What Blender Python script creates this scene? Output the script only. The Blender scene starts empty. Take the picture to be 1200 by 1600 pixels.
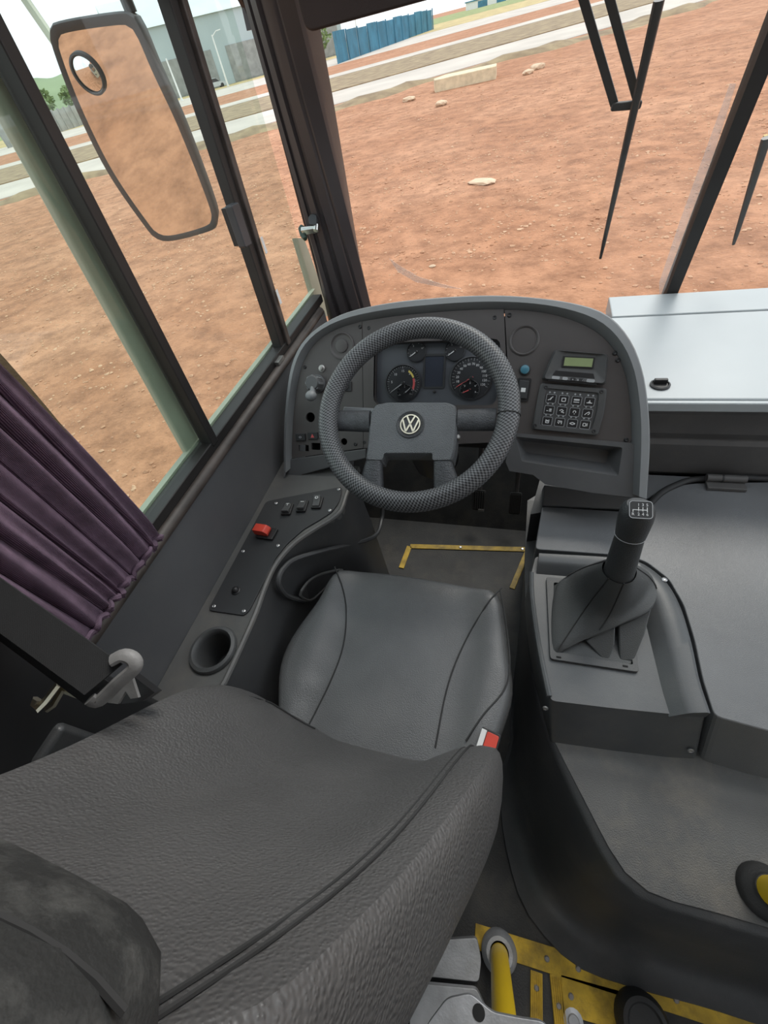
import bpy, bmesh, math, random
import numpy as np
from mathutils import Vector, Matrix
random.seed(7); rng = np.random.default_rng(7)
SC = bpy.context.scene
COL = SC.collection
# ------------------------------------------------------------------ camera
F = 650.0; CZ = 1.45
ROLL = math.radians(14.8); PITCH = math.atan(735 / F); YAW = math.radians(25.4)
CAM = np.array([0, 0, CZ])
fwd = np.array([-math.sin(YAW) * math.cos(PITCH), math.cos(YAW) * math.cos(PITCH), -math.sin(PITCH)])
hR = np.array([math.cos(YAW), math.sin(YAW), 0]); hU = np.cross(hR, fwd)
cr, sr = math.cos(ROLL), math.sin(ROLL)
camR = hR * cr - hU * sr
camU = hR * sr + hU * cr
cd = bpy.data.cameras.new('camera'); cam = bpy.data.objects.new('camera', cd); COL.objects.link(cam)
cd.sensor_fit = 'VERTICAL'; cd.sensor_height = 36.0; cd.lens = F / 1600 * 36.0
cd.clip_start = 0.02; cd.clip_end = 3000
M = Matrix((camR, camU, -fwd)).transposed().to_4x4(); M.translation = Vector(CAM); cam.matrix_world = M
SC.camera = cam
# ------------------------------------------------------------------ sky, sun, exposure
SC.view_settings.view_transform = 'Standard'; SC.view_settings.look = 'None'
SC.view_settings.exposure = 0.97; SC.view_settings.gamma = 1.0; SC.view_settings.use_curve_mapping = False
W = bpy.data.worlds.new('overcast_sky'); SC.world = W; W.use_nodes = True
nt = W.node_tree; N = nt.nodes; L = nt.links
bg = N['Background']
tc = N.new('ShaderNodeTexCoord'); no = N.new('ShaderNodeTexNoise'); no.inputs['Scale'].default_value = 2.6
no.inputs['Detail'].default_value = 5
rp = N.new('ShaderNodeValToRGB'); rp.color_ramp.elements[0].position = .38; rp.color_ramp.elements[1].position = .6
rp.color_ramp.elements[0].color = (.68, .79, .88, 1); rp.color_ramp.elements[1].color = (.95, .97, 1.0, 1)
L.new(tc.outputs['Generated'], no.inputs['Vector']); L.new(no.outputs['Fac'], rp.inputs['Fac'])
L.new(rp.outputs['Color'], bg.inputs['Color']); bg.inputs['Strength'].default_value = 0.9
sl = bpy.data.lights.new('sun', 'SUN'); sl.energy = 1.1; sl.angle = math.radians(25); sl.color = (1, .96, .9)
so = bpy.data.objects.new('sun', sl); COL.objects.link(so); so.rotation_euler = (math.radians(-38), math.radians(14), 0)

# ------------------------------------------------------------------ rays through the measured frame
def ray(px, py): return fwd * F + camR * (px - 600.) - camU * (py - 800.)
def zp(px, py, h): r = ray(px, py); return CAM + r * ((h - CZ) / r[2])
def xp(px, py, v): r = ray(px, py); return CAM + r * (v / r[0])
def yp(px, py, v): r = ray(px, py); return CAM + r * (v / r[1])
def dp(px, py, d): return CAM + ray(px, py) * (d / F)
class Frame:
    def __init__(s, o, u, v):
        s.o = np.array(o, float); s.u = np.array(u, float) / np.linalg.norm(u); v = np.array(v, float)
        v = v - s.u * (v @ s.u); s.v = v / np.linalg.norm(v); s.n = np.cross(s.u, s.v)
    def __call__(s, a, b, c=0): return s.o + s.u * a + s.v * b + s.n * c
    def px(s, px, py, off=0.0):
        r = ray(px, py); o = s.o + s.n * off; t = ((o - CAM) @ s.n) / (r @ s.n); p = CAM + r * t - s.o
        return (float(p @ s.u), float(p @ s.v))
    def at(s, a, b, c=0): return Frame(s(a, b, c), s.u, s.v)
    def rot(s, ang):
        c, k = math.cos(ang), math.sin(ang); return Frame(s.o, s.u * c + s.v * k, s.v * c - s.u * k)
    def mat(s):
        m = Matrix((s.u, s.v, s.n)).transposed().to_4x4(); m.translation = Vector(s.o); return m
FZ = Frame((0, 0, 0), (1, 0, 0), (0, 1, 0))
def FH(h): return Frame((0, 0, h), (1, 0, 0), (0, 1, 0))
FD = Frame((0, .81, .63), (1, 0, 0), (0, .28, .35))                 # dashboard face
FW = Frame((-.224, .759, .873), (1, 0, 0), (0, math.cos(math.radians(30)), math.sin(math.radians(30))))  # steering wheel
FX = Frame((-.73, 0, 0), (0, 1, 0), (0, 0, 1))                      # side window plane (u=y, v=z, n=+x)
FS = Frame((0, 1.57, .714), (1, 0, 0), (0, -.23, 1))                # windshield (n points to the driver)

# ------------------------------------------------------------------ mesh helpers
def smooth_curve(pts, n=4, closed=False):
    P = [np.array(p, float) for p in pts]; out = []; m = len(P)
    for i in range(m if closed else m - 1):
        p1, p2 = P[i], P[(i + 1) % m]
        p0 = P[i - 1] if (closed or i > 0) else p1 * 2 - p2
        p3 = P[(i + 2) % m] if (closed or i + 2 < m) else p2 * 2 - p1
        for k in range(n):
            t = k / n
            out.append(.5 * (2 * p1 + (p2 - p0) * t + (2 * p0 - 5 * p1 + 4 * p2 - p3) * t * t + (3 * p1 - p0 - 3 * p2 + p3) * t ** 3))
    if not closed: out.append(P[-1])
    return out
def resample(pts, n, closed=False):
    P = [np.array(p, float) for p in pts]
    if closed: P = P + [P[0]]
    d = [0]
    for a, b in zip(P, P[1:]): d.append(d[-1] + np.linalg.norm(b - a))
    P = np.array(P); ts = np.linspace(0, d[-1], n + 1 if closed else n)
    r = np.stack([np.interp(ts, d, P[:, k]) for k in range(P.shape[1])], 1)
    return list(r[:-1] if closed else r)
def rrect(x0, x1, y0, y1, r, n=4):
    o = []
    for cx, cy, a in ((x1 - r, y1 - r, 0), (x0 + r, y1 - r, 90), (x0 + r, y0 + r, 180), (x1 - r, y0 + r, 270)):
        for k in range(n + 1):
            t = math.radians(a + 90 * k / n); o.append((cx + r * math.cos(t), cy + r * math.sin(t)))
    return o
def circ(cx, cy, r, n=20): return [(cx + r * math.cos(2 * math.pi * k / n), cy + r * math.sin(2 * math.pi * k / n)) for k in range(n)]
def rounded(pts, r, n=3):
    o = []; m = len(pts); P = [np.array(p, float) for p in pts]
    for i in range(m):
        a, b, c = P[i - 1], P[i], P[(i + 1) % m]
        d1 = a - b; d2 = c - b; l1 = np.linalg.norm(d1); l2 = np.linalg.norm(d2)
        q = min(r, l1 * .45, l2 * .45); s = b + d1 / l1 * q; e = b + d2 / l2 * q
        for k in range(n + 1):
            t = k / n; o.append(s * (1 - t) ** 2 + 2 * b * t * (1 - t) + e * t * t)
    return o
class MB:
    def __init__(s): s.v = []; s.f = []; s.uv = None
    def add(s, vs, fs):
        k = len(s.v); s.v += [tuple(map(float, p)) for p in vs]; s.f += [tuple(i + k for i in f) for f in fs]; return s
    def box(s, fr, a0, a1, b0, b1, c0, c1):
        vs = [fr(a, b, c) for c in (c0, c1) for b in (b0, b1) for a in (a0, a1)]
        return s.add(vs, [(0, 2, 3, 1), (4, 5, 7, 6), (0, 1, 5, 4), (2, 6, 7, 3), (0, 4, 6, 2), (1, 3, 7, 5)])
    def wbox(s, x0, x1, y0, y1, z0, z1): return s.box(FZ, x0, x1, y0, y1, z0, z1)
    def bar(s, p, q, w, t, up=(0, 0, 1)):
        p = np.array(p, float); q = np.array(q, float); d = q - p; l = np.linalg.norm(d)
        fr = Frame(p, d, np.array(up, float)); return s.box(fr, 0, l, -w / 2, w / 2, -t / 2, t / 2)
    def loft(s, rings, closed=True, cap0=False, cap1=False):
        n = len(rings[0]); k = len(s.v); vs = [p for r in rings for p in r]; fs = []
        for i in range(len(rings) - 1):
            for j in range(n if closed else n - 1):
                a = i * n + j; b = i * n + (j + 1) % n; fs.append((a, b, b + n, a + n))
        if cap0: fs.append(tuple(range(n))[::-1])
        if cap1: fs.append(tuple((len(rings) - 1) * n + j for j in range(n)))
        return s.add(vs, fs)
    def prism(s, fr, pts, c0, c1, holes=None):
        if not holes:
            return s.loft([[fr(p[0], p[1], c0) for p in pts], [fr(p[0], p[1], c1) for p in pts]], True, True, True)
        bm = bmesh.new(); loops = [pts] + list(holes); es = []
        for lp in loops:
            vs = [bm.verts.new((p[0], p[1], 0)) for p in lp]
            for i in range(len(vs)): es.append(bm.edges.new((vs[i], vs[(i + 1) % len(vs)])))
        bmesh.ops.triangle_fill(bm, use_beauty=True, use_dissolve=False, edges=es)
        bm.verts.index_update(); V = [v.co.copy() for v in bm.verts]; T = [tuple(v.index for v in f.verts) for f in bm.faces]; bm.free()
        s.add([fr(p.x, p.y, c1) for p in V], T); s.add([fr(p.x, p.y, c0) for p in V], [t[::-1] for t in T])
        for lp in loops: s.loft([[fr(p[0], p[1], c0) for p in lp], [fr(p[0], p[1], c1) for p in lp]])
        return s
    def tube(s, pts, r, n=8, closed=False, flat=1.0):
        P = [np.array(p, float) for p in pts]; m = len(P); rs = r if hasattr(r, '__len__') else [r] * m; rings = []
        up = None
        for i in range(m):
            d = (P[(i + 1) % m] - P[i - 1]) if closed else (P[min(i + 1, m - 1)] - P[max(i - 1, 0)])
            d = d / (np.linalg.norm(d) + 1e-12)
            if up is None:
                up = np.array([0, 0, 1.]) if abs(d[2]) < .9 else np.array([0, 1., 0])
            a = np.cross(d, up); a /= np.linalg.norm(a); b = np.cross(a, d); up = b
            rings.append([P[i] + a * rs[i] * math.cos(2 * math.pi * k / n) + b * rs[i] * flat * math.sin(2 * math.pi * k / n) for k in range(n)])
        if closed: rings.append(rings[0])
        return s.loft(rings, True, not closed, not closed)
    def lathe(s, fr, prof, n=24, cap0=True, cap1=True):
        return s.loft([[fr(r * math.cos(2 * math.pi * k / n), r * math.sin(2 * math.pi * k / n), c) for k in range(n)] for r, c in prof], True, cap0, cap1)
    def grid(s, fn, nu, nv, cu=False):
        return s.loft([[fn(i / (nu if cu else nu - 1), j / (nv - 1)) for i in range(nu)] for j in range(nv)], cu)
    def text(s, body, size, fr, c=0.0004, align='CENTER'):
        cu = bpy.data.curves.new('t', 'FONT'); cu.body = body; cu.size = size; cu.align_x = align; cu.align_y = 'CENTER'; cu.resolution_u = 2
        o = bpy.data.objects.new('t', cu); me = o.to_mesh()
        s.add([fr(v.co.x, v.co.y, c) for v in me.vertices], [tuple(p.vertices) for p in me.polygons])
        o.to_mesh_clear(); bpy.data.objects.remove(o); bpy.data.curves.remove(cu); return s
    def mesh(s, name, smooth=True, bevel=False):
        me = bpy.data.meshes.new(name); me.from_pydata(s.v, [], s.f); me.validate()
        bm = bmesh.new(); bm.from_mesh(me); bmesh.ops.remove_doubles(bm, verts=bm.verts, dist=1e-6)
        bmesh.ops.recalc_face_normals(bm, faces=bm.faces); bm.to_mesh(me); bm.free()
        if smooth:
            me.shade_smooth()
            if not bevel: me.set_sharp_from_angle(angle=math.radians(38))
        return me
    def build(s, name, mat, parent=None, smooth=True, bevel=0.0, sub=0, kind=None, segs=2):
        me = s.mesh(name, smooth, bevel > 0); me.materials.append(mat)
        o = bpy.data.objects.new(name, me); COL.objects.link(o)
        if bevel:
            b = o.modifiers.new('bevel', 'BEVEL'); b.width = bevel; b.segments = segs; b.limit_method = 'ANGLE'; b.angle_limit = math.radians(35); b.harden_normals = True
        if sub:
            b = o.modifiers.new('sub', 'SUBSURF'); b.levels = sub; b.render_levels = sub
        if parent: child(o, parent)
        if kind: o['kind'] = kind
        return o
def world_of(o):
    m = o.matrix_basis
    return world_of(o.parent) @ o.matrix_parent_inverse @ m if o.parent else m.copy()
def child(o, parent):
    o.parent = parent; o.matrix_parent_inverse = world_of(parent).inverted()
def inst(o, name, parent, mat4):
    c = o.copy(); c.name = name; COL.objects.link(c); c.parent = parent; c.matrix_parent_inverse = world_of(parent).inverted(); c.matrix_basis = mat4; return c
def tag(o, label, cat, group=None):
    o['label'] = label; o['category'] = cat
    if group: o['group'] = group
    return o
def thing(name, loc, label, cat, group=None):
    o = bpy.data.objects.new(name, None); o.empty_display_size = .05; COL.objects.link(o); o.location = Vector([float(c) for c in loc])
    return tag(o, label, cat, group)
def copies(parent, name, mb, mat, mats, **kw):
    first = None
    for m in mats:
        if first is None:
            first = mb.build(name, mat, None, **kw); first.matrix_basis = m.copy(); first.parent = parent; first.matrix_parent_inverse = world_of(parent).inverted()
        else: inst(first, name, parent, m)

# ------------------------------------------------------------------ materials
def mk(name, col, rough=.5, var=.12, vscale=6, bump=0, bscale=200, metal=0, spec=.5, col2=None, bkind='noise', detail=3, dust=0, dustcol=(.22, .20, .18)):
    m = bpy.data.materials.new(name); m.use_nodes = True; t = m.node_tree; n = t.nodes; l = t.links; b = n['Principled BSDF']
    b.inputs['Roughness'].default_value = rough; b.inputs['Metallic'].default_value = metal; b.inputs['Specular IOR Level'].default_value = spec
    tc = n.new('ShaderNodeTexCoord')
    nz = n.new('ShaderNodeTexNoise'); nz.inputs['Scale'].default_value = vscale; nz.inputs['Detail'].default_value = detail; l.new(tc.outputs['Object'], nz.inputs['Vector'])
    rp = n.new('ShaderNodeValToRGB'); rp.color_ramp.elements[0].position = .35; rp.color_ramp.elements[1].position = .68
    c2 = col2 or tuple(min(1, c * (1 + var)) for c in col); c1 = col if col2 else tuple(c * (1 - var) for c in col)
    rp.color_ramp.elements[0].color = (*c1, 1); rp.color_ramp.elements[1].color = (*c2, 1)
    l.new(nz.outputs['Fac'], rp.inputs['Fac']); out = rp.outputs['Color']
    if dust:
        d = n.new('ShaderNodeTexNoise'); d.inputs['Scale'].default_value = 9; d.inputs['Detail'].default_value = 8; d.inputs['Roughness'].default_value = .7; l.new(tc.outputs['Object'], d.inputs['Vector'])
        r2 = n.new('ShaderNodeMapRange'); r2.inputs['From Min'].default_value = .48; r2.inputs['From Max'].default_value = .75; r2.inputs['To Max'].default_value = dust; l.new(d.outputs['Fac'], r2.inputs['Value'])
        mx = n.new('ShaderNodeMixRGB'); mx.inputs['Color2'].default_value = (*dustcol, 1); l.new(r2.outputs['Result'], mx.inputs['Fac']); l.new(out, mx.inputs['Color1']); out = mx.outputs['Color']
    l.new(out, b.inputs['Base Color'])
    if bump:
        bp = n.new('ShaderNodeBump'); bp.inputs['Strength'].default_value = bump; bp.inputs['Distance'].default_value = .0015
        if bkind == 'noise':
            x = n.new('ShaderNodeTexNoise'); x.inputs['Scale'].default_value = bscale; x.inputs['Detail'].default_value = 2; h = x.outputs['Fac']
        elif bkind == 'cell':
            x = n.new('ShaderNodeTexVoronoi'); x.feature = 'SMOOTH_F1'; x.inputs['Scale'].default_value = bscale; h = x.outputs['Distance']; bp.invert = True
        elif bkind == 'ribs':
            x = n.new('ShaderNodeTexWave'); x.bands_direction = 'Y'; x.inputs['Scale'].default_value = bscale; h = x.outputs['Fac']
        elif bkind == 'weave':
            x = n.new('ShaderNodeTexChecker'); x.inputs['Scale'].default_value = bscale; h = x.outputs['Fac']
        l.new(tc.outputs['UV' if bkind == 'weave' else 'Object'], x.inputs['Vector']); l.new(h, bp.inputs['Height']); l.new(bp.outputs['Normal'], b.inputs['Normal'])
    return m
def emat(name, col, s):
    m = bpy.data.materials.new(name); m.use_nodes = True; b = m.node_tree.nodes['Principled BSDF']
    b.inputs['Base Color'].default_value = (*col, 1); b.inputs['Emission Color'].default_value = (*col, 1); b.inputs['Emission Strength'].default_value = s; return m
def glass(name, tint, refl=.10, haze=0.0, hazecol=(.8, .8, .8)):
    m = bpy.data.materials.new(name); m.use_nodes = True; t = m.node_tree; n = t.nodes; l = t.links; n.remove(n['Principled BSDF'])
    tr = n.new('ShaderNodeBsdfTransparent'); tr.inputs['Color'].default_value = (*tint, 1)
    g = n.new('ShaderNodeBsdfGlossy'); g.inputs['Roughness'].default_value = .02
    lw = n.new('ShaderNodeLayerWeight'); lw.inputs['Blend'].default_value = .5
    pw = n.new('ShaderNodeMath'); pw.operation = 'POWER'; pw.inputs[1].default_value = 5; l.new(lw.outputs['Facing'], pw.inputs[0])
    ml = n.new('ShaderNodeMath'); ml.operation = 'MULTIPLY_ADD'; ml.inputs[1].default_value = refl * 8; ml.inputs[2].default_value = refl * .5; l.new(pw.outputs[0], ml.inputs[0]); ml.use_clamp = True
    mx = n.new('ShaderNodeMixShader'); l.new(ml.outputs[0], mx.inputs['Fac']); l.new(tr.outputs[0], mx.inputs[1]); l.new(g.outputs[0], mx.inputs[2]); out = mx.outputs[0]
    if haze:
        d = n.new('ShaderNodeBsdfDiffuse'); d.inputs['Color'].default_value = (*hazecol, 1); m2 = n.new('ShaderNodeMixShader')
        m2.inputs['Fac'].default_value = haze; l.new(out, m2.inputs[1]); l.new(d.outputs[0], m2.inputs[2]); out = m2.outputs[0]
    l.new(out, n['Material Output'].inputs['Surface']); return m
m_plas = mk('charcoal_plastic', (.07, .072, .073), .42, .10, 5, .25, 900, dust=.12)
m_cowl = mk('cowl_plastic', (.088, .088, .086), .5, .14, 4, .6, 420, dust=.5, dustcol=(.20, .175, .14))
m_cowl_side = mk('cowl_wall_plastic', (.05, .052, .054), .42, .14, 4, .3, 420, dust=.15)
m_lid = mk('lid_vinyl', (.14, .145, .15), .30, .16, 3, .35, 700, dust=.25, dustcol=(.2, .2, .2))
m_cons = mk('gear_console_plastic', (.082, .087, .090), .34, .12, 6, .15, 800, dust=.18)
m_rim = mk('dash_surround_plastic', (.20, .21, .215), .45, .08, 5, .2, 900, dust=.1)
m_panel = mk('dash_panel_plastic', (.078, .070, .068), .40, .08, 5, .15, 1200, dust=.06)
m_skirt = mk('dash_skirt_plastic', (.09, .092, .095), .46, .1, 5, .2, 900, dust=.1)
m_count = mk('shelf_plastic_sky_sheen', (.40, .43, .44), .35, .05, 3, .1, 800)  # mid grey plastic painted pale to carry the sky reflection on its top
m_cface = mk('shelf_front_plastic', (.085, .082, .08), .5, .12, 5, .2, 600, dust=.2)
m_wall = mk('side_panel_plastic', (.105, .106, .110), .48, .08, 4, .2, 700, dust=.1)
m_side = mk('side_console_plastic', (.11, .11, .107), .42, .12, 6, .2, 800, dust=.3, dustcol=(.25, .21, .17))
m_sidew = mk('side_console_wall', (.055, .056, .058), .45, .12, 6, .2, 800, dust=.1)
m_plate = mk('switch_plate', (.03, .031, .033), .5, .1, 5, .2, 1500)
m_black = mk('black_plastic', (.018, .018, .019), .42, .1, 10)
m_hole = mk('hole_shade_black', (.006, .006, .006), .8, .1, 10)  # near-black colour that paints the shade inside holes and slots
m_rub = mk('black_rubber', (.02, .02, .02), .6, .2, 10, .3, 400)
m_cush = mk('cushion_vinyl', (.115, .117, .118), .36, .1, 8, .35, 520, bkind='cell', dust=.12)
m_back = mk('grained_vinyl', (.085, .083, .082), .42, .08, 6, 1.0, 300, bkind='cell', dust=.06)
m_head = mk('dusty_headrest_fabric', (.028, .029, .028), .75, .2, 14, .6, 300, dust=.9, dustcol=(.16, .16, .15))
m_seam = mk('seam_thread', (.026, .026, .026), .7, .1, 20)
m_wcov = mk('woven_wheel_cover', (.075, .077, .080), .42, .06, 20, 1.0, 1, bkind='weave')
def weave_cols(m):
    n = m.node_tree.nodes; l = m.node_tree.links; ck = [k for k in n if k.type == 'TEX_CHECKER'][0]
    ck.inputs['Color1'].default_value = (.17, .175, .18, 1); ck.inputs['Color2'].default_value = (.018, .018, .02, 1)
    l.new(ck.outputs['Color'], n['Principled BSDF'].inputs['Base Color'])
weave_cols(m_wcov)
m_hub = mk('grained_hub', (.12, .128, .135), .45, .1, 10, 1.0, 600, bkind='cell')
m_spoke = mk('grained_spoke', (.05, .053, .058), .45, .2, 60, 1.0, 300)
m_chrome = mk('chrome', (.75, .75, .73), .2, .05, 5, metal=1)
m_gold = mk('worn_emblem_metal', (.62, .58, .45), .3, .1, 5, metal=1)
m_gmet = mk('matt_grey_casting', (.20, .195, .19), .5, .2, 30, .3, 200)
m_steel = mk('grey_metal', (.42, .41, .39), .42, .15, 20, metal=.8)
m_alu = mk('cast_aluminium', (.42, .43, .45), .5, .2, 15, .4, 200, metal=.5, dust=.5, dustcol=(.25, .24, .22))
m_screw = mk('screw_steel', (.5, .5, .5), .35, .1, 50, metal=.9)
m_white = mk('white_print', (.75, .76, .76), .5, .02)
m_dim = mk('dim_print', (.38, .39, .40), .5, .02)
m_red = mk('red_plastic', (.62, .06, .035), .4, .1, 20)
m_redp = mk('red_print', (.62, .10, .10), .5, .02)
m_yelp = mk('yellow_print', (.75, .60, .15), .5, .02)
m_blue = mk('blue_button', (.06, .20, .27), .3, .1, 20)
m_lcd = mk('lcd_green', (.27, .33, .16), .35, .05, 30)
m_lens = mk('gauge_face_lens_sheen', (.085, .092, .105), .4, .1, 10)  # blue-grey tone paints in the reflection of the cluster lens
m_gauge = mk('gauge_dial', (.03, .032, .036), .4, .1, 10)
m_scr = mk('cluster_screen', (.045, .052, .07), .15, .05, 5)
m_yel = mk('yellow_worn_paint', (.56, .36, .03), .5, .2, 22, .6, 90, dust=.95, dustcol=(.045, .038, .022))
m_pole = mk('yellow_pole_paint', (.70, .47, .015), .35, .06, 6)
m_floor = mk('floor_rubber', (.028, .028, .027), .6, .3, 8, .5, 250, dust=.45, dustcol=(.10, .085, .065))
m_pillar = mk('pillar_plastic', (.065, .056, .058), .38, .06, 6, .1, 900)
m_frame = mk('black_window_frame', (.016, .014, .013), .55, .2, 12)
m_rust = mk('dirty_brown_trim', (.075, .06, .052), .5, .35, 14, .3, 120)
m_pale = mk('pale_green_body_paint', (.36, .38, .29), .5, .12, 6)
m_cur = mk('plum_curtain_cloth', (.22, .145, .205), .85, .18, 30, .8, 260, bkind='ribs')
m_lin = mk('olive_curtain_lining', (.13, .095, .05), .85, .2, 30, .4, 300)
m_web = mk('belt_webbing', (.014, .014, .015), .65, .1, 60, .6, 500, bkind='ribs')
m_boot = mk('gaiter_leather', (.068, .071, .071), .44, .1, 8, .35, 600, bkind='cell')
m_knob = mk('knob_leather', (.042, .045, .047), .4, .1, 8, .5, 700, bkind='cell')
m_mir = mk('mirror_glass', (.92, .9, .88), .02, 0, 1, metal=1)
m_mirc = mk('mirror_shell', (.05, .052, .058), .5, .2, 6)
m_green = mk('green_black_plastic', (.03, .06, .045), .4, .2, 20)
m_visor = mk('visor_vinyl', (.03, .021, .02), .55, .1, 8, .2, 500)
g_side = glass('side_glass', (.86, .94, .89), .08, .07, (.72, .73, .62))
g_tint = glass('rear_pane_glass', (.80, .90, .84), .10, .05, (.7, .78, .68))
g_wind = glass('windshield_glass', (.95, .95, .93), .06, .03, (.9, .85, .8))
g_smear = glass('dried_smear', (.98, .97, .96), .02, .22, (.9, .88, .88))
def dirt_mat():
    m = mk('red_dirt', (.365, .160, .076), .95, .2, .35, 1.0, 22, col2=(.475, .235, .127), detail=8)
    t = m.node_tree; n = t.nodes; l = t.links; b = n['Principled BSDF']; src = b.inputs['Base Color'].links[0].from_socket
    tc = n.new('ShaderNodeTexCoord'); v = n.new('ShaderNodeTexNoise'); v.inputs['Scale'].default_value = 2.2; v.inputs['Detail'].default_value = 10; v.inputs['Roughness'].default_value = .75
    l.new(tc.outputs['Object'], v.inputs['Vector'])
    r = n.new('ShaderNodeValToRGB'); r.color_ramp.elements[0].position = .36; r.color_ramp.elements[0].color = (.60, .56, .53, 1); r.color_ramp.elements[1].position = .60; r.color_ramp.elements[1].color = (1.12, 1.15, 1.2, 1)
    l.new(v.outputs['Fac'], r.inputs['Fac']); mx = n.new('ShaderNodeMixRGB'); mx.blend_type = 'MULTIPLY'; mx.inputs['Fac'].default_value = 1
    l.new(src, mx.inputs['Color1']); l.new(r.outputs['Color'], mx.inputs['Color2']); l.new(mx.outputs['Color'], b.inputs['Base Color'])
    for k in n:
        if k.type == 'BUMP': k.inputs['Distance'].default_value = .03; k.inputs['Strength'].default_value = .7
        if k.type == 'TEX_NOISE' and abs(k.inputs['Scale'].default_value - 22) < .1: k.inputs['Detail'].default_value = 8
    return m
m_dirt = dirt_mat()
m_peb = mk('pebble', (.40, .20, .11), .9, .2, col2=(.60, .38, .24), vscale=1.7)
m_stone = mk('pale_stone', (.62, .46, .32), .9, .12, 8, .5, 60)
m_conc = mk('concrete_slab', (.66, .55, .38), .9, .15, 4, .5, 30)
m_road = mk('pale_road', (.50, .45, .40), .9, .1, .3)
m_verge = mk('weedy_soil', (.20, .14, .085), .95, .3, 1.2, col2=(.34, .26, .15), detail=8)
m_dry = mk('dry_grass', (.46, .36, .17), .95, .2, .6)
m_grassg = mk('green_grass', (.24, .28, .11), .95, .25, .6)
m_leaf = mk('leaf_green', (.10, .16, .05), .8, .4, 1.5, col2=(.22, .30, .11))
m_hill = mk('green_hill', (.16, .22, .12), .95, .3, .03, col2=(.26, .33, .19), detail=6)
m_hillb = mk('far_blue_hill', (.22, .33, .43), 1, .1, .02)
m_fence = mk('blue_sheet_fence', (.05, .20, .30), .5, .2, .5)
m_wware = mk('warehouse_sheet', (.42, .50, .52), .6, .05, .2)
m_wroof = mk('warehouse_roof', (.58, .65, .66), .5, .05, .2)
m_wht = mk('white_paint', (.78, .78, .76), .6, .04, 2)
m_gwall = mk('grey_block_wall', (.30, .31, .30), .9, .15, 1)
m_pink = mk('red_brown_render', (.42, .20, .17), .8, .1, 1)
m_car = mk('silver_car_paint', (.52, .55, .58), .3, .05, 2)
m_carg = mk('car_glass', (.03, .035, .04), .1, .05, 2)
m_bark = mk('bark', (.16, .12, .08), .9, .2, 8)
m_busr = mk('bus_roof_lining', (.30, .30, .29), .7, .05, 3)

# ================================================================== OUTDOORS (setting)
GZ = -1.0
g = MB().grid(lambda a, b: (-600 + 1200 * a, -600 + 1500 * b, GZ), 3, 3).build('ground', m_dirt, None, False, kind='structure')
RD = np.array([.82, .57, 0]); RD /= np.linalg.norm(RD); RN = np.array([-RD[1], RD[0], 0])
def strip(name, d0, d1, z, mat, kind='structure'):
    a = [RD * s + RN * d + np.array([0, 0, GZ + h]) for s, d, h in ((-400, d0, 0), (400, d0, 0), (400, d0 + .01, z), (400, d1 - .01, z), (400, d1, 0), (-400, d1, 0), (-400, d1 - .01, z), (-400, d0 + .01, z))]
    mb = MB().add(a, [(0, 1, 2, 7), (7, 2, 3, 6), (6, 3, 4, 5)]); return mb.build(name, mat, None, False, kind=kind)
strip('road', 32.3, 40.5, .03, m_road)
strip('verge', 41, 56, .05, m_verge)
strip('kerb', 56, 61, .07, m_road)
strip('dirt_bank', 61, 82, .05, m_dirt)
strip('far_road', 82, 112, .06, m_road)
strip('grass_verge', 112, 170, .08, m_dry)
strip('grass_field', 170, 330, .09, m_grassg)
# ridge where the dirt lot meets the road
def ridge(a, b):
    s = -120 + 240 * a; w = 1.6 + .8 * math.sin(s * .31) + .5 * math.sin(s * 1.3)
    h = (.16 + .07 * math.sin(s * .7) + .05 * math.sin(s * 2.1)) * math.sin(math.pi * b)
    return RD * s + RN * (31.0 - w * (1 - b) + .5 * b) + np.array([0, 0, GZ + h - .005])
MB().grid(ridge, 240, 7).build('dirt_ridge', m_verge, None, kind='structure')
# distant hills
def hill(name, cx, cy, w, h, mat, seed, d=60, ang=0):
    u = np.array([math.cos(ang), math.sin(ang), 0]); v = np.array([-math.sin(ang), math.cos(ang), 0])
    def fn(a, b):
        s = (a - .5) * w; e = math.sin(math.pi * a) ** .6
        k = h * e * (1 + .18 * math.sin(a * 9 + seed) + .1 * math.sin(a * 23 + seed * 2) + .05 * math.sin(a * 61 + seed)) * math.sin(math.pi * b) ** .8
        return np.array([cx, cy, GZ - .1]) + u * s + v * ((b - .5) * d) + np.array([0, 0, k])
    return MB().grid(fn, 80, 11).build(name, mat, None, kind='structure')
hill('green_hill', -235, 230, 170, 14, m_hill, 1, 80, math.radians(40))
hill('far_hill', -620, 640, 560, 27, m_hillb, 3, 200, math.radians(42))
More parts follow.
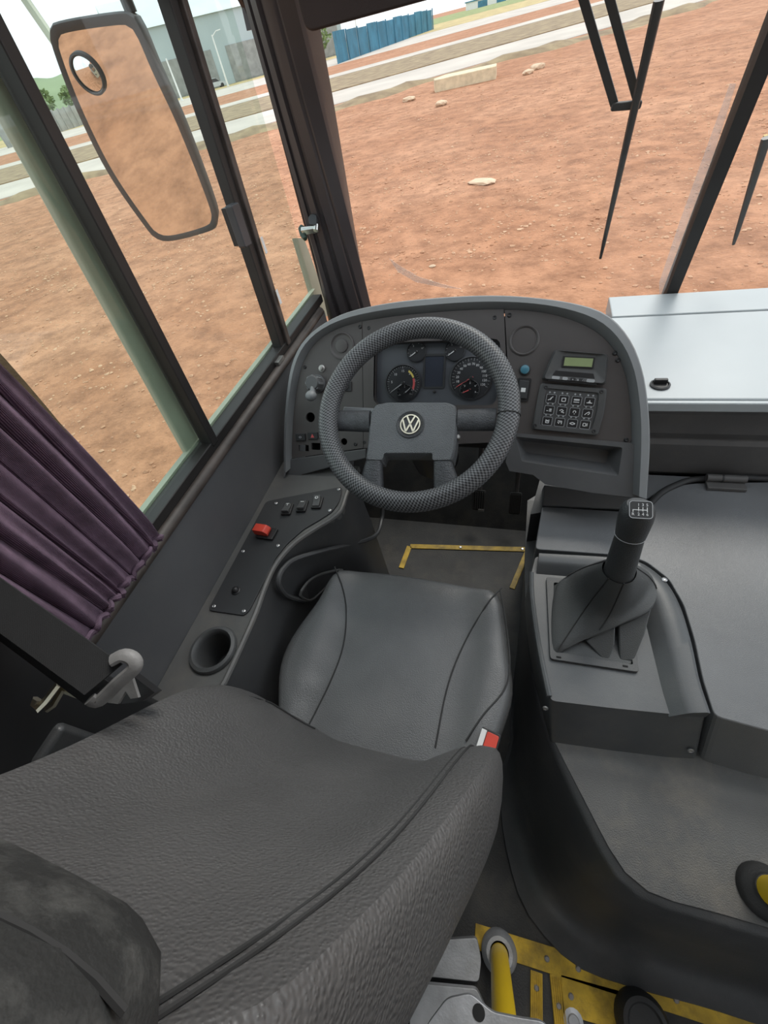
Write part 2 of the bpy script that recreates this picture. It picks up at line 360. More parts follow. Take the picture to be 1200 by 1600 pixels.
# loose gravel: nobody could count it
def gravel(parts):
    ico = bmesh.new(); bmesh.ops.create_icosphere(ico, subdivisions=1, radius=1); iv = np.array([v.co[:] for v in ico.verts]); fi = np.array([[v.index for v in f.verts] for f in ico.faces]); ico.free(); VV = []; FF = []; off = 0
    for n, x0, x1, y0, y1, smin, smax, power in parts:
        P = np.stack([rng.uniform(x0, x1, n), y0 + (y1 - y0) * rng.uniform(0, 1, n) ** power], 1); S = smin + (smax - smin) * rng.uniform(0, 1, n) ** 4
        k = (np.abs(P[:, 0] - .5) < 1.35) & (P[:, 1] < 1.8); P = P[~k]; S = S[~k]; n = len(P)
        V = iv[None] * (S[:, None, None] * rng.uniform(.6, 1.3, (n, 12, 1))) * np.array([1, 1, .6])
        V = V + np.concatenate([P, np.full((n, 1), GZ)], 1)[:, None]; VV += V.reshape(-1, 3).tolist(); FF += (fi[None] + (np.arange(n) * 12)[:, None, None] + off).reshape(-1, 3).tolist(); off += n * 12
    me = bpy.data.meshes.new('gravel'); me.from_pydata(VV, [], FF); me.materials.append(m_peb)
    o = bpy.data.objects.new('gravel', me); COL.objects.link(o); o['kind'] = 'stuff'; return o
tag(gravel([(26000, -11, 9, -1, 15, .006, .036, 1.3), (12000, -22, 14, 7, 29, .012, .05, 1.4)]), 'loose reddish gravel strewn over the dirt lot', 'gravel')
def stone(px, py, s, lab, mat=m_stone, flat=.5, L=1.5):
    p = zp(px, py, GZ); b = bmesh.new(); bmesh.ops.create_icosphere(b, subdivisions=2, radius=1)
    r = random.Random(px); ang = r.uniform(0, 3)
    V = []
    for v in b.verts:
        k = 1 + r.uniform(-.16, .16); x, y, z = v.co.x * s * L * k, v.co.y * s * k, v.co.z * s * flat * k
        V.append((p[0] + x * math.cos(ang) - y * math.sin(ang), p[1] + x * math.sin(ang) + y * math.cos(ang), p[2] + z + s * flat * .6))
    mb = MB().add(V, [tuple(v.index for v in f.verts) for f in b.faces]); b.free()
    return tag(mb.build('stone', mat, None, False), lab, 'stone')
stone(755, 286, .17, 'pale flat stone lying alone in the middle of the dirt lot', flat=.25, L=2.0)
stone(640, 158, .22, 'small pale stone left of the concrete slab by the road'); stone(690, 165, .2, 'rubble stone just below the left end of the concrete slab')
stone(840, 108, .25, 'low rubble stone to the right of the concrete slab'); stone(825, 116, .2, 'rubble stone between the slab and the road edge')
stone(268, 345, .16, 'pale stone seen under the lower edge of the outside mirror', flat=.4); stone(676, 417, .035, 'small stone at the foot of the windshield left of the wiper')
stone(205, 258, .3, 'small stone near the road behind the outside mirror')
# concrete slab on the road edge
c0 = zp(680, 145, GZ); c1 = zp(775, 124, GZ); d = c1 - c0; fr = Frame(c0, d, np.cross((0, 0, 1), d))
tag(MB().prism(fr, [(0, 0), (np.linalg.norm(d), .1), (np.linalg.norm(d) * 1.02, 1.3), (.4, 1.5), (-.1, .8)], -.02, .42).build('concrete_slab', m_conc, None, bevel=.03), 'broken pale concrete slab lying at the near edge of the road', 'slab')
# buildings, fence, posts, cars, trees
def wbar(mb, p, q, w, z0, z1):
    p = np.array(p[:2] + (0,) if isinstance(p, tuple) else [p[0], p[1], 0], float); q = np.array([q[0], q[1], 0], float)
    fr = Frame(p, q - p, np.cross((0, 0, 1), q - p)); return mb.box(fr, 0, np.linalg.norm(q - p), -w / 2, w / 2, z0, z1)
fa = zp(485, 118, GZ); fb = zp(690, 42, GZ); fdir = (fb - fa) / np.linalg.norm(fb - fa)
fen = thing('sheet_fence', (fa + fb) / 2, 'blue corrugated sheet fence far beyond the road, left of the sun visor edge', 'fence')
a0 = zp(528, 101, GZ); a1 = zp(676, 47, GZ); FH_ = 3.1
fr = Frame(a0, a1 - a0, np.cross((0, 0, 1), a1 - a0)); fl = np.linalg.norm(a1 - a0); nb = 12
for k in range(nb):
    s0 = fl * k / nb; s1 = fl * (k + 1) / nb - .12; nn = 24
    top = [fr(s0 + (s1 - s0) * i / nn, .1 * (i % 2), FH_ - .1 * (k % 3)) for i in range(nn + 1)]; bot = [p - np.array([0, 0, FH_]) for p in top]
    MB().loft([bot, top], False).build('sheet', m_fence, fen, False)
for k in range(nb + 1): MB().box(fr, fl * k / nb - .12, fl * k / nb, -.25, -.05, 0, FH_).build('post', m_fence, fen)
def house(name, base, ang, w, d, h, wall, roof, label, gable=0.0, openings=()):
    fr = Frame(base, (math.cos(ang), math.sin(ang), 0), (-math.sin(ang), math.cos(ang), 0)); t = thing(name, base, label, 'building')
    MB().box(fr, 0, w, 0, d, -.1, h).build('wall', wall, t)
    if gable: MB().prism(Frame(fr(-.4, 0, h), fr.n * 1e-9 + fr.v, (0, 0, 1)), [(-.5, 0), (d + .5, 0), (d / 2, gable)], 0, w + .8).build('roof', roof, t)
    else: MB().box(fr, -.4, w + .4, -.4, d + .4, h, h + .4).build('roof', roof, t)
    for (x0, x1, z0, z1, mt) in openings: MB().box(fr, x0, x1, -.12, .1, z0, z1).build('window', mt, t)
    return t, fr
A = math.atan2(RD[1], RD[0])
b0 = zp(262, 160, GZ)
house('warehouse', zp(225, 172, GZ) + RN * 12, math.radians(40), 44, 30, 9.5, m_wware, m_wroof, 'large pale grey blue warehouse beyond the side windows', 5.0,
      [(3, 16, .2, 5.2, m_gwall), (19, 30, .2, 5.2, m_gwall), (33, 43, .2, 5.2, m_gwall)])
house('shop_building', zp(476, 88, GZ) + RN * 20, A + .2, 16, 10, 6.5, m_pink, m_wht, 'small red and white building left of the blue fence', 0, [(2, 6, .3, 3.5, m_wht), (9, 13, .3, 3.5, m_wht)])
house('white_shed', zp(62, 190, GZ) + RN * 15, A, 9, 7, 4.2, m_wht, m_wht, 'small white shed above the grey wall by the green hill', 0, [(2, 4, 0, 2.4, m_gwall)])
ga = zp(15, 232, GZ); gb = zp(150, 190, GZ); gw = thing('block_wall', (ga + gb) / 2, 'long grey wall below the green hill seen left of the mirror', 'wall')
fr = Frame(ga, gb - ga, np.cross((0, 0, 1), gb - ga)); gl = np.linalg.norm(gb - ga); npn = 14
for k in range(npn):
    MB().box(fr, gl * k / npn + .15, gl * (k + 1) / npn, -.1, .1, 0, 2.7).build('wall_panel', m_gwall, gw); MB().box(fr, gl * k / npn - .1, gl * k / npn + .15, -.18, .18, 0, 2.85).build('post', m_gwall, gw)
house('blue_gate_building', zp(735, 16, GZ), A - .1, 30, 6, 2.6, m_wht, m_fence, 'white and blue low building at the right end of the blue fence', 0, [(4, 9, 0, 2.2, m_fence), (14, 19, 0, 2.2, m_fence)])
def lamp_post(px, py, h, label, arm=True):
    p = zp(px, py, GZ); t = thing('street_pole', p, label, 'pole', 'slim white poles beyond the road'); MB().lathe(Frame(p, (1, 0, 0), (0, 1, 0)), [(.22, 0), (.2, .3), (.15, .32), (.11, h)], 10).build('shaft', m_wht, t)
    if arm: MB().tube([p + np.array([0, 0, h - .2]), p + np.array([.8, .3, h + .3]), p + np.array([1.6, .6, h + .35])], .07, 6).build('arm', m_wht, t)
lamp_post(357, 136, 6.5, 'slim white pole standing in front of the grey warehouse')
lamp_post(285, 158, 5, 'slim white pole just right of the outside mirror', False)
lamp_post(562, 80, 5.5, 'slim white pole in front of the blue fence', False)
def car(px, py, ang, label, mat):
    p = zp(px, py, GZ); fr = Frame(p, (math.cos(ang), math.sin(ang), 0), (-math.sin(ang), math.cos(ang), 0)); t = thing('car', p, label, 'car')
    fv = Frame(fr(0, 0, 0), fr.u, (0, 0, 1))
    MB().prism(fv, rounded([(-2.1, .3), (2.1, .3), (2.15, .7), (1.1, .92), (-1.9, .98), (-2.1, .8)], .15), -.85, .85).build('body', mat, t)
    MB().prism(fv, rounded([(-1.7, .95), (1.0, .9), (.35, 1.42), (-1.2, 1.45)], .12), -.72, .72).build('cabin', m_carg, t)
    MB().prism(fv, rounded([(-1.25, 1.42), (.4, 1.40), (.3, 1.5), (-1.15, 1.52)], .04), -.7, .7).build('roof', mat, t)
    for a in (-1.3, 1.3):
        for b in (-.8, .8):
            MB().lathe(Frame(fr(a, b, .33), fr.u, (0, 0, 1)), [(.2, -.1), (.33, -.09), (.33, .09), (.2, .1)], 14).build('wheel', m_rub, t)
car(338, 139, A + .1, 'silver parked car in front of the warehouse, left one', m_car); car(385, 122, A + .2, 'white parked car in front of the warehouse, nearest the front pillar', m_wht)
def tree(p, h, r, label, n=260):
    t = thing('tree', p, label, 'tree'); MB().tube([p, p + np.array([.05, 0, h * .4]), p + np.array([0, .1, h * .75])], [r * .1, r * .08, r * .03], 7).build('trunk', m_bark, t)
    mb = MB(); q = random.Random(int(h * 100 + p[0] * 7))
    for k in range(n):
        th = q.uniform(0, 6.28); u = q.uniform(-1, 1); rr = r * q.uniform(.3, 1) ** .5
        c = p + np.array([rr * math.cos(th) * math.sqrt(1 - u * u), rr * math.sin(th) * math.sqrt(1 - u * u), h * .68 + h * .32 * u])
        s = r * q.uniform(.10, .24); a = np.array([q.gauss(0, 1) for _ in range(3)]); a /= np.linalg.norm(a); b = np.cross(a, [q.gauss(0, 1) for _ in range(3)]); b /= np.linalg.norm(b)
        mb.add([c - a * s, c + b * s * .5, c + a * s, c - b * s * .5], [(0, 1, 2, 3)])
    mb.build('foliage', m_leaf, t, False, kind='stuff')
tree(zp(507, 97, GZ), 4.6, 1.9, 'small bushy green tree in front of the red and white building')
for k, (px, py, h) in enumerate(((20, 226, 7), (55, 205, 8), (95, 195, 7.5), (128, 185, 7))):
    tree(zp(px, py, GZ) + RN * (18 + 14 * k), h, h * .5, ['dark bushy tree at the left frame edge above the grey wall', 'dark green tree second from left above the grey wall', 'bushy green tree behind the white shed', 'green tree closest to the mirror rim above the grey wall'][k], 320)

# ================================================================== BUS SHELL (setting)
# floor with toe board
MB().add([(-.75, -1.2, 0), (1.7, -1.2, 0), (1.7, 1.12, 0), (-.75, 1.12, 0), (1.7, 1.45, .33), (-.75, 1.45, .33), (-.75, -1.2, -.06), (1.7, -1.2, -.06), (1.7, 1.14, -.06), (-.75, 1.14, -.06), (1.7, 1.5, .3), (-.75, 1.5, .3)],
         [(0, 1, 2, 3), (3, 2, 4, 5), (6, 9, 8, 7), (9, 11, 10, 8), (0, 6, 7, 1), (4, 10, 11, 5), (0, 3, 9, 6), (3, 5, 11, 9), (1, 7, 8, 2), (2, 8, 10, 4)]).build('floor', m_floor, None, False, kind='structure')
# left wall
wl = MB().wbox(-.745, -.70, -1.2, 1.42, -.25, .82).build('wall_left', m_wall, None, False, kind='structure')
MB().tube([(-.705, y, .828) for y in np.linspace(-1.2, 1.40, 12)], .014, 10).build('sill_rail', m_rust, wl)
MB().wbox(-.75, -.712, -1.2, 1.42, .815, .835).build('sill_channel', m_rust, wl)
MB().wbox(-.775, -.747, -1.2, 1.5, -.9, .838).build('outer_skin', m_pale, wl)
mb = MB(); mb.wbox(-.72, -.698, 1.02, 1.06, .842, .852); mb.build('track_stop', m_steel, wl)
# front wall below windshield + headers
fw = MB().wbox(-.72, 1.75, 1.56, 1.62, -.9, .655).build('wall_front', m_pillar, None, False, kind='structure')
MB().wbox(-.76, 1.75, 1.24, 1.36, 1.80, 1.98).build('trim_1', m_pillar, None, False, kind='structure', bevel=.01)
# side window
w1 = bpy.data.objects.new('window_1', None); COL.objects.link(w1); w1['kind'] = 'structure'; w1.location = (-.73, .6, .86)
def post_line(p0, p1, x=-.73):
    a = xp(*p0, x); b = xp(*p1, x); k = (b[1] - a[1]) / (b[2] - a[2]); return lambda z: a[1] + (z - a[2]) * k
Yp1 = post_line((442, 548), (268, 5)); Yp2 = post_line((326, 690), (172, 400)); Yp3 = post_line((290, 680), (141, 400), -.765)
def vpost(mb, fy, d0, d1, x0, x1, z0=.85, z1=1.8):
    return mb.loft([[(x0, fy(z) + d0, z), (x1, fy(z) + d0, z), (x1, fy(z) + d1, z), (x0, fy(z) + d1, z)] for z in (z0, z1)], True, True, True)
mb = MB(); vpost(mb, Yp1, -.026, .004, -.745, -.715).build('middle_post', m_frame, w1, False, bevel=.003)
mb = MB(); vpost(mb, Yp1, .004, .026, -.74, -.705).build('middle_post_cap', m_rust, w1, False, bevel=.004)
mb = MB(); vpost(mb, Yp2, -.012, .013, -.745, -.71).build('rear_post', m_frame, w1, False, bevel=.003)
mb = MB(); vpost(mb, Yp3, -.028, .028, -.775, -.757).build('outer_post', m_pale, w1, False, bevel=.006)
MB().wbox(-.75, -.712, -1.2, 1.46, .835, .862).build('lower_track', m_frame, w1, False, bevel=.003)
MB().wbox(-.768, -.752, -1.2, 1.50, .84, .866).build('outer_sill', m_pale, w1, False)
MB().wbox(-.75, -.70, -1.2, 1.40, 1.575, 1.60).build('upper_track', m_frame, w1, False)
MB().wbox(-.76, -.70, -1.2, 1.40, 1.60, 1.98).build('header', m_pillar, w1, False)
def pane(name, f0, f1, x, mat):
    return MB().loft([[(x, f0(z), z), (x, f1(z), z)] for z in (.86, 1.59)], False).build(name, mat, w1, False)
pane('pane', Yp1, lambda z: 1.46, -.742, g_side); pane('pane', Yp2, lambda z: Yp1(z) - .02, -.748, g_side); pane('pane', lambda z: -1.2, Yp2, -.738, g_tint)
# A pillar: lofted ribbed section, with the rounded upper corner of the quarter window
def pil(z, t):
    l0 = xp(515, 490, -.70); l1 = xp(400, 60, -.70); r0 = FS(*FS.px(578, 472)); r1 = FS(*FS.px(468, 0))
    kl = (z - l0[2]) / (l1[2] - l0[2]); kr = (z - r0[2]) / (r1[2] - r0[2]); a = l0 + (l1 - l0) * kl; b = r0 + (r1 - r0) * kr
    d = b - a; d[2] = 0; nn = np.array([d[1], -d[0], 0]); nn /= np.linalg.norm(nn)
    prof = [(0, 0), (.03, .012), (.12, .014), (.14, .006), (.20, .006), (.23, .022), (.36, .026), (.39, .016), (.46, .016), (.50, .03), (.68, .03), (.72, .024), (.78, .028), (.98, .012), (1, 0), (1, -.05), (0, -.05)]
    return [np.array([a[0], a[1], z]) + d * p + nn * q for p, q in prof]
MB().loft([pil(z, 0) for z in np.linspace(.55, 1.95, 8)], True, True, True).build('trim_2', m_pillar, None, kind='structure')
tp = bpy.data.objects['trim_2']
e = xp(515, 490, -.715); e2 = xp(402, 60, -.715); dl = (e2 - e) / (e2[2] - e[2])
mb = MB(); q0 = e + dl * (.84 - e[2]); q1 = e + dl * (1.50 - e[2])
arc = [q0, q1] + [np.array([-.715, q1[1] - .10 + .10 * math.cos(t), 1.50 + .085 * math.sin(t)]) for t in np.linspace(.2, math.pi / 2, 6)] + [np.array([-.715, 1.0, 1.585])]
mb.tube(arc, .008, 8).build('quarter_gasket', m_frame, w1)
arcf = [(p[1], p[2]) for p in arc[1:-1]] + [(1.30, 1.62), (1.5, 1.62), (1.48, 1.50)]
MB().prism(FX, arcf, .0, .02).build('corner_fillet', m_pillar, w1)
fo_ = Frame((-.765, 0, 0), (0, 1, 0), (0, 0, 1))
MB().prism(fo_, [fo_.px(*p) for p in ((461, 372), (475, 372), (519, 494), (496, 494), (484, 450))], -.012, 0).build('outer_corner', m_pale, w1, False)
# windshield
w2 = bpy.data.objects.new('window_2', None); COL.objects.link(w2); w2['kind'] = 'structure'; w2.location = (.44, 1.57, .714)
div = FS.px(1043, 470)[0]
for x0, x1 in ((-.58, div - .02), (div + .02, 1.7)):
    MB().add([FS(x0, -.03), FS(x1, -.03), FS(x1, 1.12), FS(x0, 1.12)], [(0, 1, 2, 3)]).build('pane', g_wind, w2, False)
da = FS.px(1043, 470); db = FS.px(1197, 80); dd = (db[0] - da[0]) / (db[1] - da[1])
mb = MB(); mb.loft([[FS(da[0] + dd * b - .022, b, c) for c in (-.012,)] + [FS(da[0] + dd * b - .016, b, .016), FS(da[0] + dd * b + .016, b, .016), FS(da[0] + dd * b + .022, b, -.012)] for b in (-.03, 1.12)], True, True, True)
mb.build('centre_divider', m_frame, w2, False)
sm = [FS.px(*p) for p in ((608, 403), (625, 415), (655, 432), (690, 443), (722, 451), (690, 448), (650, 440), (622, 424))]
MB().prism(FS, sm, .002, .003).build('dried_streak', g_smear, w2, False)
st = [FS.px(*p) for p in ((1030, 470), (1041, 448), (1075, 350), (1112, 250), (1150, 130), (1140, 130), (1100, 240), (1062, 345), (1030, 440))]
MB().prism(FS, st, .002, .003).build('dried_streak', g_smear, w2, False)

# unseen bus roof, cut short to light the dash; walls added for shade
MB().wbox(-.76, 1.75, -6, .38, 1.93, 1.98).build('ceiling', m_busr, None, False, kind='structure')
MB().wbox(1.70, 1.75, -6, .25, -.3, .95).build('wall_right', m_busr, None, False, kind='structure')
MB().wbox(1.70, 1.75, -6, .25, 1.62, 1.93).build('trim_5', m_busr, None, False, kind='structure')
MB().wbox(-.76, 1.75, -6.05, -6, -.3, 1.98).build('wall_back', m_busr, None, False, kind='structure')
MB().wbox(-.76, -.70, -6, -1.2, -.3, .95).build('wall_left_rear', m_busr, None, False, kind='structure')
MB().wbox(-.76, 1.75, -6, -1.2, -.06, 0).build('floor_rear', m_floor, None, False, kind='structure')

# ================================================================== DASHBOARD
db_ = thing('dashboard', (-.18, .85, .5), 'dark grey curved driver dashboard with gauges behind the steering wheel', 'dashboard')
outer = [(443, 748), (443, 690), (445, 640), (455, 570), (480, 525), (530, 492), (600, 474), (680, 465), (760, 461), (830, 464), (900, 474), (950, 492), (985, 530), (1005, 580), (1014, 640), (1016, 700), (1011, 780)]
inner = [(456, 730), (457, 690), (460, 640), (470, 580), (490, 540), (530, 513), (600, 497), (700, 487), (780, 484), (850, 489), (910, 507), (950, 535), (975, 580), (985, 640), (986, 690), (984, 770)]
NO = 72
ou = [FD.px(*p, .02) for p in outer]; iu = [FD.px(*p, .0) for p in inner]
ou = resample(smooth_curve(ou, 6), NO); iu = resample(smooth_curve(iu, 6), NO)
mb = MB()
rings = []
for o_, i_ in zip(ou, iu):
    o_ = np.array(o_); i_ = np.array(i_)
    rings.append([FD(*(o_ + (o_ - i_) * .02), -.16), FD(*(o_ + (o_ - i_) * .02), .006), FD(*o_, .016), FD(*(o_ * .9 + i_ * .1), .021), FD(*(o_ * .45 + i_ * .55), .024), FD(*(o_ * .38 + i_ * .62), .021), FD(*i_, .0), FD(*(i_ * 1.0), -.02)])
mb.loft(rings, False).build('surround', m_rim, db_)
# panels
LE = [p for p in iu]
def cut(u0, u1): return [p for p in LE if u0 <= p[0] <= u1 and p[1] > .08]
sL = FD.px(567, 505)[0]; sL2 = FD.px(569, 700); sR = FD.px(787, 487)[0]; sR2 = FD.px(797, 690)
leftedge = [p for p in LE if p[0] < sL]
pl = [tuple(p) for p in leftedge if p[1] > FD.px(457, 712)[1]] + [(sL - .002, leftedge[-1][1] + .004), (sL2[0] - .002, sL2[1]), FD.px(457, 716)]
r9 = .0145
hl = [circ(*FD.px(485.5, 652), .0145), circ(*FD.px(538, 690), .010),
      rrect(FD.px(467, 700)[0], FD.px(483, 700)[0], FD.px(475, 705)[1], FD.px(475, 695)[1], .002), rrect(FD.px(487, 700)[0], FD.px(501, 700)[0], FD.px(494, 703)[1], FD.px(494, 692)[1], .002)]
MB().prism(FD, pl, -.006, .002, hl).build('left_panel', m_panel, db_, False)
MB().prism(FD, [FD.px(470, 725), FD.px(560, 712), FD.px(560, 640), FD.px(470, 640)], -.04, -.03).build('hole_shade_plate', m_hole, db_, False)  # near-black plate added behind the panel holes as their shade
ce = [p for p in LE if sL <= p[0] <= sR]
pc = [(sL, ce[0][1] - .0005)] + [tuple(p) for p in ce] + [(sR, ce[-1][1]), sR2, sL2]
cb = [FD.px(582, 540), FD.px(772, 541), FD.px(790, 560), FD.px(776, 632), FD.px(584, 640)]
cbh = rounded([(sL + .035, .155), (sL + .35, .155), (sL + .35, .345), (sL + .33, .362), (sL + .05, .362), (sL + .035, .345)], .02)
cx0, cy0 = FD.px(584, 632); cx1, cy1 = FD.px(783, 529)
cbh = rounded([(cx0, cy0), (cx1, cy0), (cx1, cy1), (cx0, cy1)], .022)
MB().prism(FD, pc, -.006, .004, [cbh]).build('centre_panel', m_panel, db_, False)
re = [p for p in LE if p[0] > sR and p[1] > FD.px(985, 690)[1]]
pr = [(sR + .002, re[0][1])] + [tuple(p) for p in re] + [FD.px(984, 692), (sR2[0] + .002, FD.px(800, 677)[1])]
MB().prism(FD, pr, -.006, .002).build('right_panel', m_panel, db_, False)
MB().prism(FD, [tuple(p) for p in iu if p[1] > .06], -.075, -.065).build('seam_light_stop', m_black, db_, False)  # unseen plate added to block daylight through the panel seams
# hood walls of the cluster recess
mb = MB(); mb.loft([[FD(*p, .004) for p in cbh], [FD(*p, -.028) for p in cbh]]).build('cluster_hood', m_panel, db_)
# skirts
lsk = [FD.px(*p, .004) for p in ((456, 717), (572, 701), (572, 716), (545, 722), (447, 749), (445, 720))]
MB().prism(FD, lsk, -.03, .006).build('left_skirt', m_skirt, db_, bevel=.003)
hole = [FD.px(*p, .008) for p in ((805, 682), (973, 699), (966, 744), (815, 721))]; hin = [FD.px(*p, .008) for p in ((816, 690), (958, 705), (952, 726), (822, 708))]
rsk = [FD.px(*p, .008) for p in ((799, 676), (986, 692), (1000, 700), (1004, 779), (925, 770), (852, 757), (833, 742), (796, 736), (790, 722))]
MB().prism(FD, rsk, -.012, .008, [rounded(hole, .006)]).build('right_skirt', m_skirt, db_, False)
hr_ = rounded(hole, .006)
hc = [np.array(p) for p in rounded(hin, .006)]
MB().loft([[FD(*p, .008) for p in hr_], [FD(*p, -.035) for p in hc]], True, False, True).build('tray', m_skirt, db_, False)
# gear-side apron between dash and engine cover
ap = [zp(850, 757, .545), zp(1012, 780, .545), zp(1003, 797, .51), zp(848, 790, .51)]
MB().loft([ap, [p + np.array([0, .03, -.05]) for p in ap]], True, True, True).build('apron', m_skirt, db_, False, bevel=.004)
# screws
scr = MB().lathe(FZ, [(.0052, 0), (.0052, .002), (.0035, .0032), (.0025, .0026)], 10)
copies(db_, 'screw', scr, m_black, [FD.at(*FD.px(*p), .002).mat() for p in ((577, 513), (773, 497), (796, 493), (965, 563), (960, 552), (978, 687), (563, 511), (477, 574), (556, 694), (570, 691))])
# vents (round blanks)
def vent(px, py, r, mat):
    f = FD.at(*FD.px(px, py), .002); v = MB().lathe(f, [(r, 0), (r, .003), (r * .93, .004), (r * .82, .001), (r * .78, .0005), (r * .5, .0012), (r * .48, .005), (r * .40, .006), (r * .01, .0055)], 36).build('air_vent_blank', mat, db_)
vent(535, 541, .036, m_panel); 
f = FD.at(*FD.px(819, 532), .002); MB().lathe(f, [(.036, -.001), (.036, .002), (.033, .004), (.030, .002), (.0295, -.001), (.01, -.001)], 36).build('air_vent_blank', m_panel, db_)
# light switch with ball lever, small knob
f = FD.at(*FD.px(497, 600), .002)
sw = MB().lathe(f, [(.026, 0), (.026, .006), (.021, .008), (.021, .035), (.018, .04)], 20).build('light_switch', m_skirt, db_)
for k in range(4): MB().box(f.rot(k * math.pi / 4), -.022, .022, -.003, .003, .008, .036).build('grip_rib', m_rim, sw)
lp = [f(0, -.006, .03), f(.002, -.022, .036), f(.002, -.032, .042)]
MB().tube(lp, .0085, 10).build('lever', m_rim, sw)
bm = bmesh.new(); bmesh.ops.create_uvsphere(bm, u_segments=16, v_segments=10, radius=.0165); c = f(.001, -.036, .046)
MB().add([np.array(v.co) * np.array([1, 1, .85]) + c for v in bm.verts], [tuple(v.index for v in q.verts) for q in bm.faces]).build('lever_ball', m_rim, sw); bm.free()
f = FD.at(*FD.px(504, 576), .002); MB().lathe(f, [(.010, 0), (.010, .004), (.006, .006), (.006, .012), (.003, .013)], 14).build('stud', m_steel, db_)
f = FD.at(*FD.px(541, 604), .002); s_ = MB().box(f, -.018, .018, -.014, .014, 0, .004).build('ignition_plate', m_plate, db_, bevel=.002); MB().lathe(f, [(.009, .004), (.009, .01), (.006, .011), (.004, .008)], 14).build('key_barrel', m_steel, s_)
# rocker buttons low left
for px, py, ic in ((471, 683, 0), (490, 681, 1)):
    f = FD.at(*FD.px(px, py), .002).rot(math.radians(4)); b_ = MB().box(f, -.016, .016, -.0105, .0105, 0, .006).build('warning_button', m_plate, db_, bevel=.0015)
    mb = MB()
    if ic: mb.prism(f, [(-.006, -.005), (.006, -.005), (0, .006)], .0061, .0064, ).build('icon', m_redp, b_, False)
    else: mb.loft([[f(.0045 * math.cos(a) * k, .003 * math.sin(a) * k, .0063) for a in np.linspace(0, 6.28, 12)] for k in (1, .6)]).build('icon', m_dim, b_, False)
# blue push button and rocker on right panel
f = FD.at(*FD.px(820, 578), .002); bb = MB().lathe(f, [(.014, 0), (.014, .004), (.0115, .005)], 20).build('button_ring', m_black, db_); MB().lathe(f, [(.0105, .004), (.0105, .008), (.008, .0095), (.001, .0098)], 20).build('blue_button', m_blue, bb)
q = [FD.px(*p) for p in ((809, 592), (828, 594), (825, 626), (807, 624))]; cx = sum(p[0] for p in q) / 4; cy = sum(p[1] for p in q) / 4
f = FD.at(cx, cy, .002).rot(math.radians(-4)); rk = MB().prism(f, rrect(-.0165, .0165, -.028, .028, .004), 0, .004).build('rocker_frame', m_black, db_); MB().box(f, -.0115, .0115, -.022, .022, .004, .008).build('rocker', m_plate, rk, bevel=.002); MB().box(f, -.005, .006, -.006, .004, .008, .0084).build('lamp_mark', m_white, rk, False)
# trip display
q = [FD.px(*p, .015) for p in ((866, 546), (951, 553), (947, 601), (846, 593))]
f = FD.at(0, 0, 0); P4 = rounded([q[3], q[2], q[1], q[0]], .008)
du = MB(); ctr = sum(np.array(p) for p in P4) / len(P4)
q2 = [FD.px(*p, .02) for p in ((880, 556), (930, 559), (928, 575), (877, 572))]
P4b = [ctr + (np.array(p) - ctr) * .93 for p in P4]
trip = du.loft([[f(*p, .002) for p in P4], [f(*p, .012) for p in P4], [f(*p, .02) for p in P4b], [f(*(ctr + (p - ctr) * .62 + np.array([.004, .012])), .014) for p in P4b]], True, False, True).build('trip_display', m_plas, db_)
lq = [FD.px(*p, .016) for p in ((882, 558), (928, 561), (925, 574), (880, 571))]
lf = FD.at(*[sum(p[k] for p in lq) / 4 for k in (0, 1)], .0145).rot(math.radians(-4)); MB().box(lf, -.035, .035, -.0125, .0125, 0, .002).build('screen_bezel', m_black, trip); MB().box(lf, -.031, .031, -.0095, .0095, .002, .003).build('screen', m_lcd, trip, False)
a0 = np.array(FD.px(852, 589, .02)); a1 = np.array(FD.px(940, 597, .02)); 
fa_ = Frame(FD(*((a0 + a1) / 2), .013), FD(*a1) - FD(*a0), FD.v)
MB().prism(fa_, [(-.055, -.008), (.055, -.008), (.042, .018), (-.042, .018)], 0, .005).build('button_strip', m_black, trip, bevel=.001)
for k, (x, w) in enumerate(((-.039, .009), (-.018, .006), (.0, .006), (.018, .006), (.039, .009))):
    MB().prism(fa_, rrect(x - w, x + w, -.003, .004, .0025), .005, .0075).build('trip_button', m_dim if k in (0, 1, 4) else m_plate, trip, False)
MB().text('-     -     o     o     /', .006, fa_.at(0, .0003, .0075), .0003).build('button_marks', m_white, trip, False, kind='stuff')
# keypad
q = [FD.px(*p, .012) for p in ((845, 598), (949, 607), (934, 681), (831, 671))]
f = FD; P4 = rounded([q[3], np.array(q[2]), np.array(q[2]) * .5 + np.array(q[1]) * .5 + np.array([.004, 0]), q[1], q[0]], .008)
ctr = sum(np.array(p) for p in q) / 4
kp = MB().loft([[f(*p, .002) for p in P4], [f(*p, .010) for p in P4], [f(*(ctr + (p - ctr) * .96), .013) for p in P4], [f(*(ctr + (p - ctr) * .80), .013) for p in P4], [f(*(ctr + (p - ctr) * .77), .009) for p in P4]], True, False, True).build('keypad', m_plas, db_)
copies(kp, 'screw', MB().lathe(FZ, [(.0048, 0), (.0048, .001), (.003, .0014), (.002, .0008)], 8), m_black, [FD.at(*FD.px(*p, .014), .0128).mat() for p in ((853, 605), (940, 612), (836, 665), (928, 674))])
k00 = np.array(FD.px(861, 623, .010)); k03 = np.array(FD.px(921, 628, .010)); k20 = np.array(FD.px(855, 658, .010))
ex = (k03 - k00) / 3; ey = (k20 - k00) / 2
